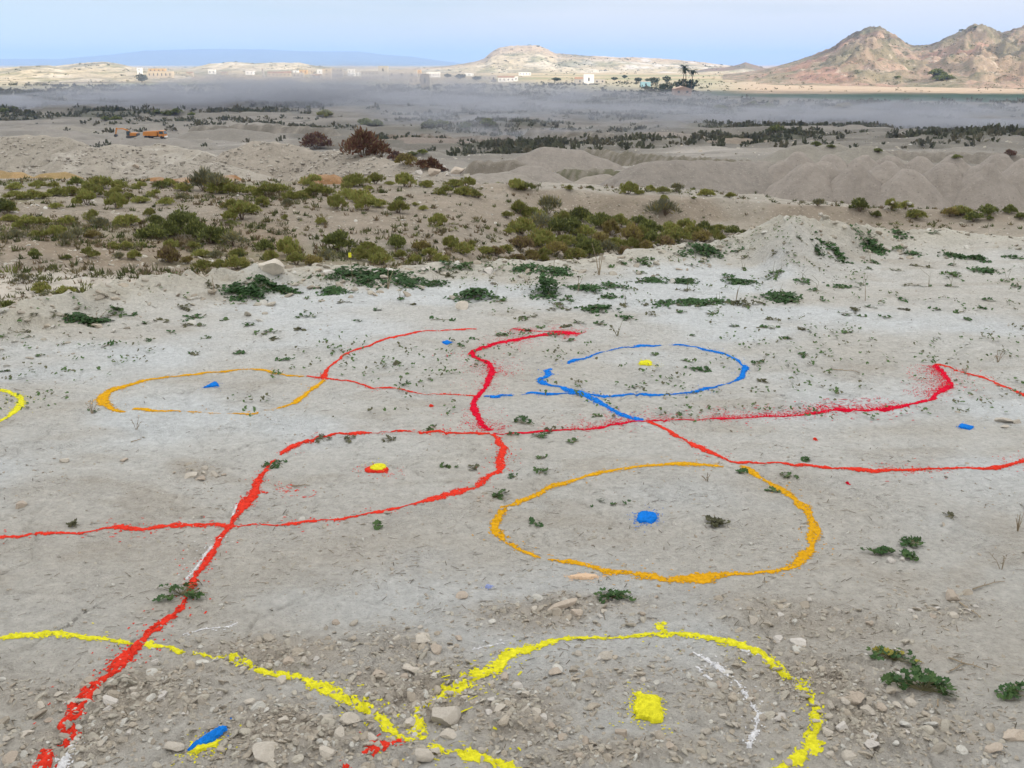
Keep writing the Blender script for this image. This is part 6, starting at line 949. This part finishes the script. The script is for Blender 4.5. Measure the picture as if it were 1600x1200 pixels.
for a in [(218, 117, 6, 9, 'w', 'white tower house beside the dark tree at left', 'flat', 1, 6, 'house', 2), (250, 122, 36, 9, 'b', 'long beige arcaded building at left', 'flat', 6, 10, 'building', 1), (245, 113, 24, 5, 'o', 'ochre block standing behind the arcaded building', 'flat', 4, 8, 'building', 1), (331, 116, 10, 6, 'w', 'lone white house on the left plain', 'flat', 2),
          (411, 121, 3, 12, 'g', 'thin dark tower in the village', 'flat', 1, 4, 'tower', 3), (436, 120, 34, 7, 'b', 'long low beige building right of the thin tower', 'ridge', 6), (474, 116, 12, 6, 'o', 'orange house in the village', 'flat', 2), (466, 122, 16, 7, 'g', 'grey house in front of the orange house', 'flat', 3), (503, 116, 14, 6, 'w', 'small white house left of the pale church tower', 'flat', 2), (511, 126, 12, 16, 'b', 'pale square church tower in the village', 'flat', 1, 9, 'tower', 3), (525, 121, 20, 12, 'g', 'hazy beige block right of the church tower', 'flat', 4, 10, 'building', 2),
          (549, 119, 10, 9, 'w', 'bright white two-storey house in the village', 'flat', 2, 8, 'house', 2), (560, 119, 9, 5, 'w', 'low white annex beside the two-storey house', 'flat', 2), (578, 125, 26, 12, 'g', 'wide grey-beige hall left of the ruined tower', 'flat', 5, 14, 'building', 2), (599, 127, 14, 20, 'g', 'tall ruined stone tower in the dust', 'flat', 1, 10, 'tower', 2), (628, 124, 44, 12, 'g', 'long ruined stone block right of the ruined tower', 'flat', 3, 12, 'building', 1), (650, 132, 20, 10, 'b', 'broken beige wall block in the dust', 'flat', 3, 8), (664, 137, 13, 18, 'b', 'roofless beige house with a dark doorway', 'flat', 1, 7, 'house', 1),
          (677, 121, 20, 7, 'w', 'white house with a long front right of the ruins', 'flat', 5), (652, 115, 12, 5, 'o', 'ochre house behind the ruins', 'flat', 2), (423, 118, 9, 4, 'w', 'tiny white house right of the thin tower', 'flat', 1), (449, 116, 10, 4, 'b', 'tiny beige house behind the long low building', 'ridge', 2), (462, 115, 8, 4, 'w', 'tiny white house behind the grey house', 'flat', 1), (487, 115, 9, 5, 'b', 'small beige house between the orange house and the tower', 'flat', 1), (494, 122, 12, 5, 'g', 'low grey farm building in front of the church tower', 'ridge', 2), (537, 117, 9, 5, 'b', 'small beige house left of the two-storey white house', 'flat', 1), (570, 116, 8, 4, 'w', 'small white house behind the wide hall', 'flat', 1), (614, 115, 12, 4, 'b', 'low beige roofline behind the ruined tower', 'ridge', 1), (296, 117, 9, 4, 'b', 'low beige shed right of the arcaded building', 'ridge', 1), (350, 117, 10, 4, 'b', 'low beige shed right of the lone white house', 'ridge', 1), (390, 117, 12, 5, 'w', 'low white house left of the thin tower', 'flat', 2), (733, 119, 12, 4, 'w', 'tiny white house on the plain before the mesa', 'flat', 1), (758, 125, 20, 5, 'g', 'low grey shed left of the dark shed', 'flat', 3), (771, 128, 8, 9, 'g', 'dark upright shed beside the long farm shed', 'flat', 1), (791, 128, 24, 8, 'w', 'long white farm shed', 'ridge', 4), (803, 127, 12, 6, 'w', 'small white shed attached right of the farm shed', 'flat', 2), (820, 118, 18, 4, 'w', 'white farmhouse with a pink wing below the mesa', 'flat', 4),
          (906, 131, 14, 9, 'g', 'grey lean-to of the white warehouse', 'ridge', 1), (920, 132, 15, 13, 'w', 'white warehouse with a dark red door', 'flat', 1, 12, 'building', 1), (937, 131, 16, 6, 'g', 'low ruined wall right of the warehouse', 'flat', 2, 4), (1009, 136, 14, 7, 't', 'blue-grey hut left of the palms', 'flat', 1)]: house(*a)
pk = house(1067, 149, 25, 12, 'p', 'pink stone gabled house below the palms', 'gable', 2, 12)
def tree(px, py, wpx, hpx, lab, kd='d', D=None, name='tree', grp='trees of the far plain'):
    x, y, z = SEE(px, py); W, H = PXM(wpx, y), PXM(hpx, y); root = bpy.data.objects.new(name, None); COL.objects.link(root); root.location = (x, y, z); tag(root, lab, 'tree', grp)
    V, F = tube([(0, 0, -.5), (.1, 0, H * .3), (-.1, .1, H * .55)], W * .05, W * .03, 5); obj('trunk', mesh('trunk', V, F, True, None, [M_WOOD]), root)
    rr = np.random.default_rng(int(px)); n = 420; d = rr.normal(size=(n, 3)); d /= np.linalg.norm(d, axis=1)[:, None]; lob = 1 + .28 * np.sin(d[:, 0] * 5 + px) * np.cos(d[:, 2] * 4 + px); c0 = d * (rr.random((n, 1)) ** .35) * lob[:, None] * [W * .46, W * .46, H * .36] + [0, 0, H * .6]; dr = d + rr.normal(0, .5, (n, 3)); dr /= np.linalg.norm(dr, axis=1)[:, None]; sv = np.cross(dr, rr.normal(size=(n, 3))); sv /= np.linalg.norm(sv, axis=1)[:, None]; s = W * .085
    V = np.stack([c0 - sv * s * .5, c0 + dr * s * .6 - sv * s * .3, c0 + dr * s, c0 + sv * s * .6], 1).reshape(-1, 3); obj('crown', mesh('crown', V, np.arange(4 * n).reshape(-1, 4), False, None, [M_TREE]), root); return root
M_TREE = leafmat('tree_foliage', (.045, .062, .028), .15, .15)
for a in [(976, 123, 9, 5, 'smallest round tree on the tan field'), (997, 129, 12, 7, 'round tree second from the left on the tan field'), (1022, 132, 17, 10, 'double-crowned round tree on the tan field'), (1042, 130, 14, 10, 'round tree right of the double-crowned one on the tan field'), (960, 126, 10, 5, 'low bush-like tree at the left end of the tan field'), (222, 130, 18, 13, 'dark tree in front of the arcaded building'), (1040, 147, 24, 14, 'dark broad tree left of the pink house'), (1072, 144, 32, 18, 'dark broad tree behind the pink house'), (1012, 128, 8, 5, 'tiny tree beside the double-crowned one'), (720, 124, 16, 7, 'dark tree between the village and the sheds'), (745, 126, 14, 6, 'small dark tree left of the sheds'), (700, 122, 12, 6, 'small tree at the right end of the village'), (870, 127, 14, 5, 'low tree left of the warehouse'), (1002, 148, 12, 7, 'small dark tree at the field corner')]: tree(*a)
for a in [(1462, 118, 26, 8, 'wide dark bush on the right mountain slope'), (1475, 124, 26, 7, 'second dark bush on the right mountain slope'), (1402, 122, 8, 5, 'tiny dark bush on the lower mountain slope')]:
    put_far(a[0], a[1], a[2], 'd', .6, a[4], 'bush', 'dark bushes on the right mountain')
for px, py, w_, lab in [(1503, 48, 7, 'small dark bush left on the second summit'), (1524, 44, 8, 'dark bush on top of the second summit')]: put_far(px, py, w_, 'd', .6, lab, 'bush', 'dark bushes on the right mountain')
def palm(px, py, top, D, lab, lean=0.):
    a, s = ray(px, py); x, y = float(a) * D, D; z = float(HZ(x, y)); H = CAM_Z + float(ray(px, top)[1]) * D - z; root = bpy.data.objects.new('palm_tree', None); COL.objects.link(root); root.location = (x, y, z); tag(root, lab, 'palm tree', 'palms behind the pink house')
    V, F = tube([(0, 0, -.5), (lean * .3, 0, H * .5), (lean, 0, H)], .32, .22, 6); obj('trunk', mesh('trunk', V, F, True, None, [M_WOOD]), root); rr = np.random.default_rng(int(px)); ps, N2 = [], 34
    for q in range(N2):
        an = rr.uniform(0, 6.28); el = rr.uniform(-.9, 1.2); L_ = rr.uniform(3.2, 5.0); t = np.linspace(0, 1, 5)[:, None]; dirh = np.array([math.cos(an), math.sin(an), 0]); mid_ = np.array([lean, 0, H]) + dirh * L_ * t * math.cos(el * .8) + np.array([0, 0, 1.]) * (L_ * (math.sin(el) * t * .8 - .45 * t ** 2)); sd_ = np.cross(dirh, [0, 0, 1.]); wv = (.6 * np.sin(np.clip(t * 1.1 + .12, 0, 1) * math.pi) + .05) * sd_
        V = np.concatenate([mid_ - wv - [0, 0, .15], mid_, mid_ + wv - [0, 0, .15]]); i = np.arange(4); F = np.concatenate([np.stack([i, i + 5, i + 6, i + 1], -1), np.stack([i + 5, i + 10, i + 11, i + 6], -1)]); obj('frond', mesh('frond', V, F, False, None, [M_TREE]), root)
palm(1066, 146, 104, 715, 'tallest palm, leftmost of the three behind the pink house', .6); palm(1071, 146, 108, 722, 'middle palm behind the pink house', -.4); palm(1079, 146, 111, 718, 'shortest palm, rightmost of the three behind the pink house', 1.0)

# ================================================================ quarry machines
M_ORA = material('orange_paint', (.55, .22, .05), rough=.55, scale=3, amt=.15); M_TYRE = material('dark_rubber', (.03, .03, .03)); M_GLASS = material('cab_glass', (.04, .07, .09), rough=.15, spec=.6); M_DARK = material('dark_steel', (.07, .07, .07), rough=.6)
def part(name, geo, m, par, loc=None): return obj(name, mesh(name, geo[0], geo[1], False, None, [m]), par, loc)
def prism(pts, y0, y1):
    n = len(pts); V = np.array([(p[0], y, p[1]) for y in (y0, y1) for p in pts], float); me_F = [np.array([[i, (i + 1) % n, (i + 1) % n + n, i + n] for i in range(n)]), np.array([list(range(n))[::-1], [i + n for i in range(n)]])]; return V, me_F
def wheelgeo(r, w, n=14):
    t = np.arange(n) * 2 * math.pi / n; V = np.concatenate([np.stack([np.cos(t) * r, np.full(n, y), np.sin(t) * r], -1) for y in (-w / 2, w / 2)]); i = np.arange(n); j = (i + 1) % n; return V, [np.stack([i, j, j + n, i + n], -1), np.array([list(range(n))[::-1], list(range(n, 2 * n))])]
x, y, z = SEE(243, 216.5); tr = bpy.data.objects.new('dump_truck', None); COL.objects.link(tr); tr.location = (x, y, z); tr.rotation_euler = (0, 0, -.12); s = PXM(33, y) / 7.6; tr.scale = (s, s, s); tag(tr, 'orange dump truck with a dark-windowed cab facing right in the quarry', 'truck')
part('chassis', bx(-3.6, 3.7, -1.0, 1.0, .55, .85), M_DARK, tr); part('dump_bed', prism([(-3.9, 1.0), (1.2, .95), (1.5, 2.5), (1.1, 2.6), (-3.6, 2.35)], -1.25, 1.25), M_ORA, tr)
cb = part('cab', prism([(1.75, .75), (3.75, .75), (3.8, 1.55), (3.45, 2.7), (1.75, 2.75)], -1.2, 1.2), M_ORA, tr); part('windscreen', prism([(3.80, 1.60), (3.86, 1.60), (3.52, 2.6), (3.46, 2.6)], -1.05, 1.05), M_GLASS, cb); part('side_window', prism([(2.1, 1.65), (3.6, 1.65), (3.32, 2.5), (2.1, 2.5)], -1.24, -1.203), M_GLASS, cb); part('bumper', bx(3.802, 4.0, -1.2, 1.2, .5, .95), WALL['w'], cb)
WG = wheelgeo(.52, .4); wme = mesh('wheel', WG[0], WG[1], False, None, [M_TYRE])
for wx in (-2.9, -1.7, 2.8):
    for wy in (-1.06, 1.06): obj('wheel', wme, tr, (wx, wy, .5))
x, y, z = SEE(206, 215.5); ex = bpy.data.objects.new('excavator', None); COL.objects.link(ex); ex.location = (x, y, z); s = PXM(34, y) / 9.0; ex.scale = (s, s, s); tag(ex, 'orange tracked excavator reaching left of the dump truck', 'excavator')
for yy in (-1.2, 1.2): part('track', prism([(-1.7, .15), (-1.4, 0), (1.6, 0), (1.9, .15), (1.9, .65), (1.6, .85), (-1.4, .85), (-1.7, .65)], yy - .28, yy + .28), M_DARK, ex)
hs_ = part('upper_body', prism([(-1.2, .9), (2.3, .9), (2.4, 1.9), (.6, 2.0), (-1.2, 1.9)], -1.3, 1.3), M_ORA, ex); part('counterweight', bx(2.403, 2.8, -1.3, 1.3, .95, 1.8), M_DARK, hs_); cbx = part('cab', prism([(-1.5, .95), (-.2, .95), (-.2, 2.7), (-1.2, 2.75), (-1.5, 2.2)], -1.32, -.3), M_DARK, ex); part('cab_window', prism([(-1.3, 1.6), (-.4, 1.6), (-.4, 2.55), (-1.15, 2.55)], -1.36, -1.323), M_GLASS, cbx)
part('boom', prism([(-.6, 1.4), (-.2, 1.7), (-1.6, 3.3), (-3.3, 3.75), (-5.6, 3.6), (-5.6, 3.3), (-3.3, 3.3), (-1.8, 2.85)], .0, .45), M_ORA, ex); part('stick', prism([(-5.3, 3.9), (-5.9, 3.9), (-6.4, 1.4), (-6.1, 1.35)], .05, .4), M_ORA, ex); part('bucket', prism([(-6.6, 1.45), (-5.9, 1.4), (-5.6, .8), (-6.2, .35), (-6.9, .6)], -.4, .85), M_DARK, ex); part('hydraulic_ram', prism([(-1.4, 1.9), (-1.25, 1.8), (-2.2, 2.95), (-2.35, 3.0)], -.12, -.003), M_DARK, ex)

# marker cane with a yellow flag, standing behind the white rim rocks
x, y, z = HIT(551, 440); H = PXM(44, y); mk_ = bpy.data.objects.new('marker_cane', None); COL.objects.link(mk_); mk_.location = (x, y, z); tag(mk_, 'thin marker cane with a yellow tip behind the white rim rocks', 'marker cane')
V, F = tube([(0, 0, -.02), (-.004, 0, H * .5), (-.012, 0, H)], .003, .002, 5); part('cane', (V, F), M_STEM, mk_); part('yellow_tip', bx(-.022, .0, -.003, .003, H * .86, H * 1.02), material('yellow_tape', (.7, .68, .05)), mk_)

# ================================================================ dust over the quarry
def dust(px, D, z, rx, ry, rz, dens, thr, seed, rotz=0.):
    V0, F0 = ICO[2]; me = mesh('dust', V0 * 1.0, F0, False, None, [volmat('dust_air', (.51, .53, .585), dens, (thr, (2.6, 1.6, 1.5)))]); a = float(col_a(px)); o = obj('dust', me, None, (a * D, D, z), (0, 0, rotz), (rx, ry, rz), 'stuff'); return o
dust(330, 570, -13, 110, 60, 14, .040, .42, 1, .1)
dust(520, 600, -12, 130, 70, 16, .030, .42, 2, -.1)
dust(700, 560, -14, 110, 60, 12, .028, .43, 3)
dust(100, 560, -17, 130, 45, 8, .06, .44, 4, -.05)
dust(860, 480, -15, 110, 60, 9, .03, .43, 5)
dust(760, 400, -16, 90, 50, 7, .024, .45, 6)
dust(1230, 400, -16.5, 90, 60, 8, .040, .44, 7)
dust(1500, 380, -17, 100, 60, 8, .045, .43, 8)
dust(840, 290, -15, 60, 40, 6, .03, .5, 9)
V, F = boxmesh(-45500, 45500, -60, 22500, -60, 262)
obj('haze', mesh('haze', V, F, False, None, [volmat('air', (.32, .50, .88), 0.95e-4)]), kind='stuff')
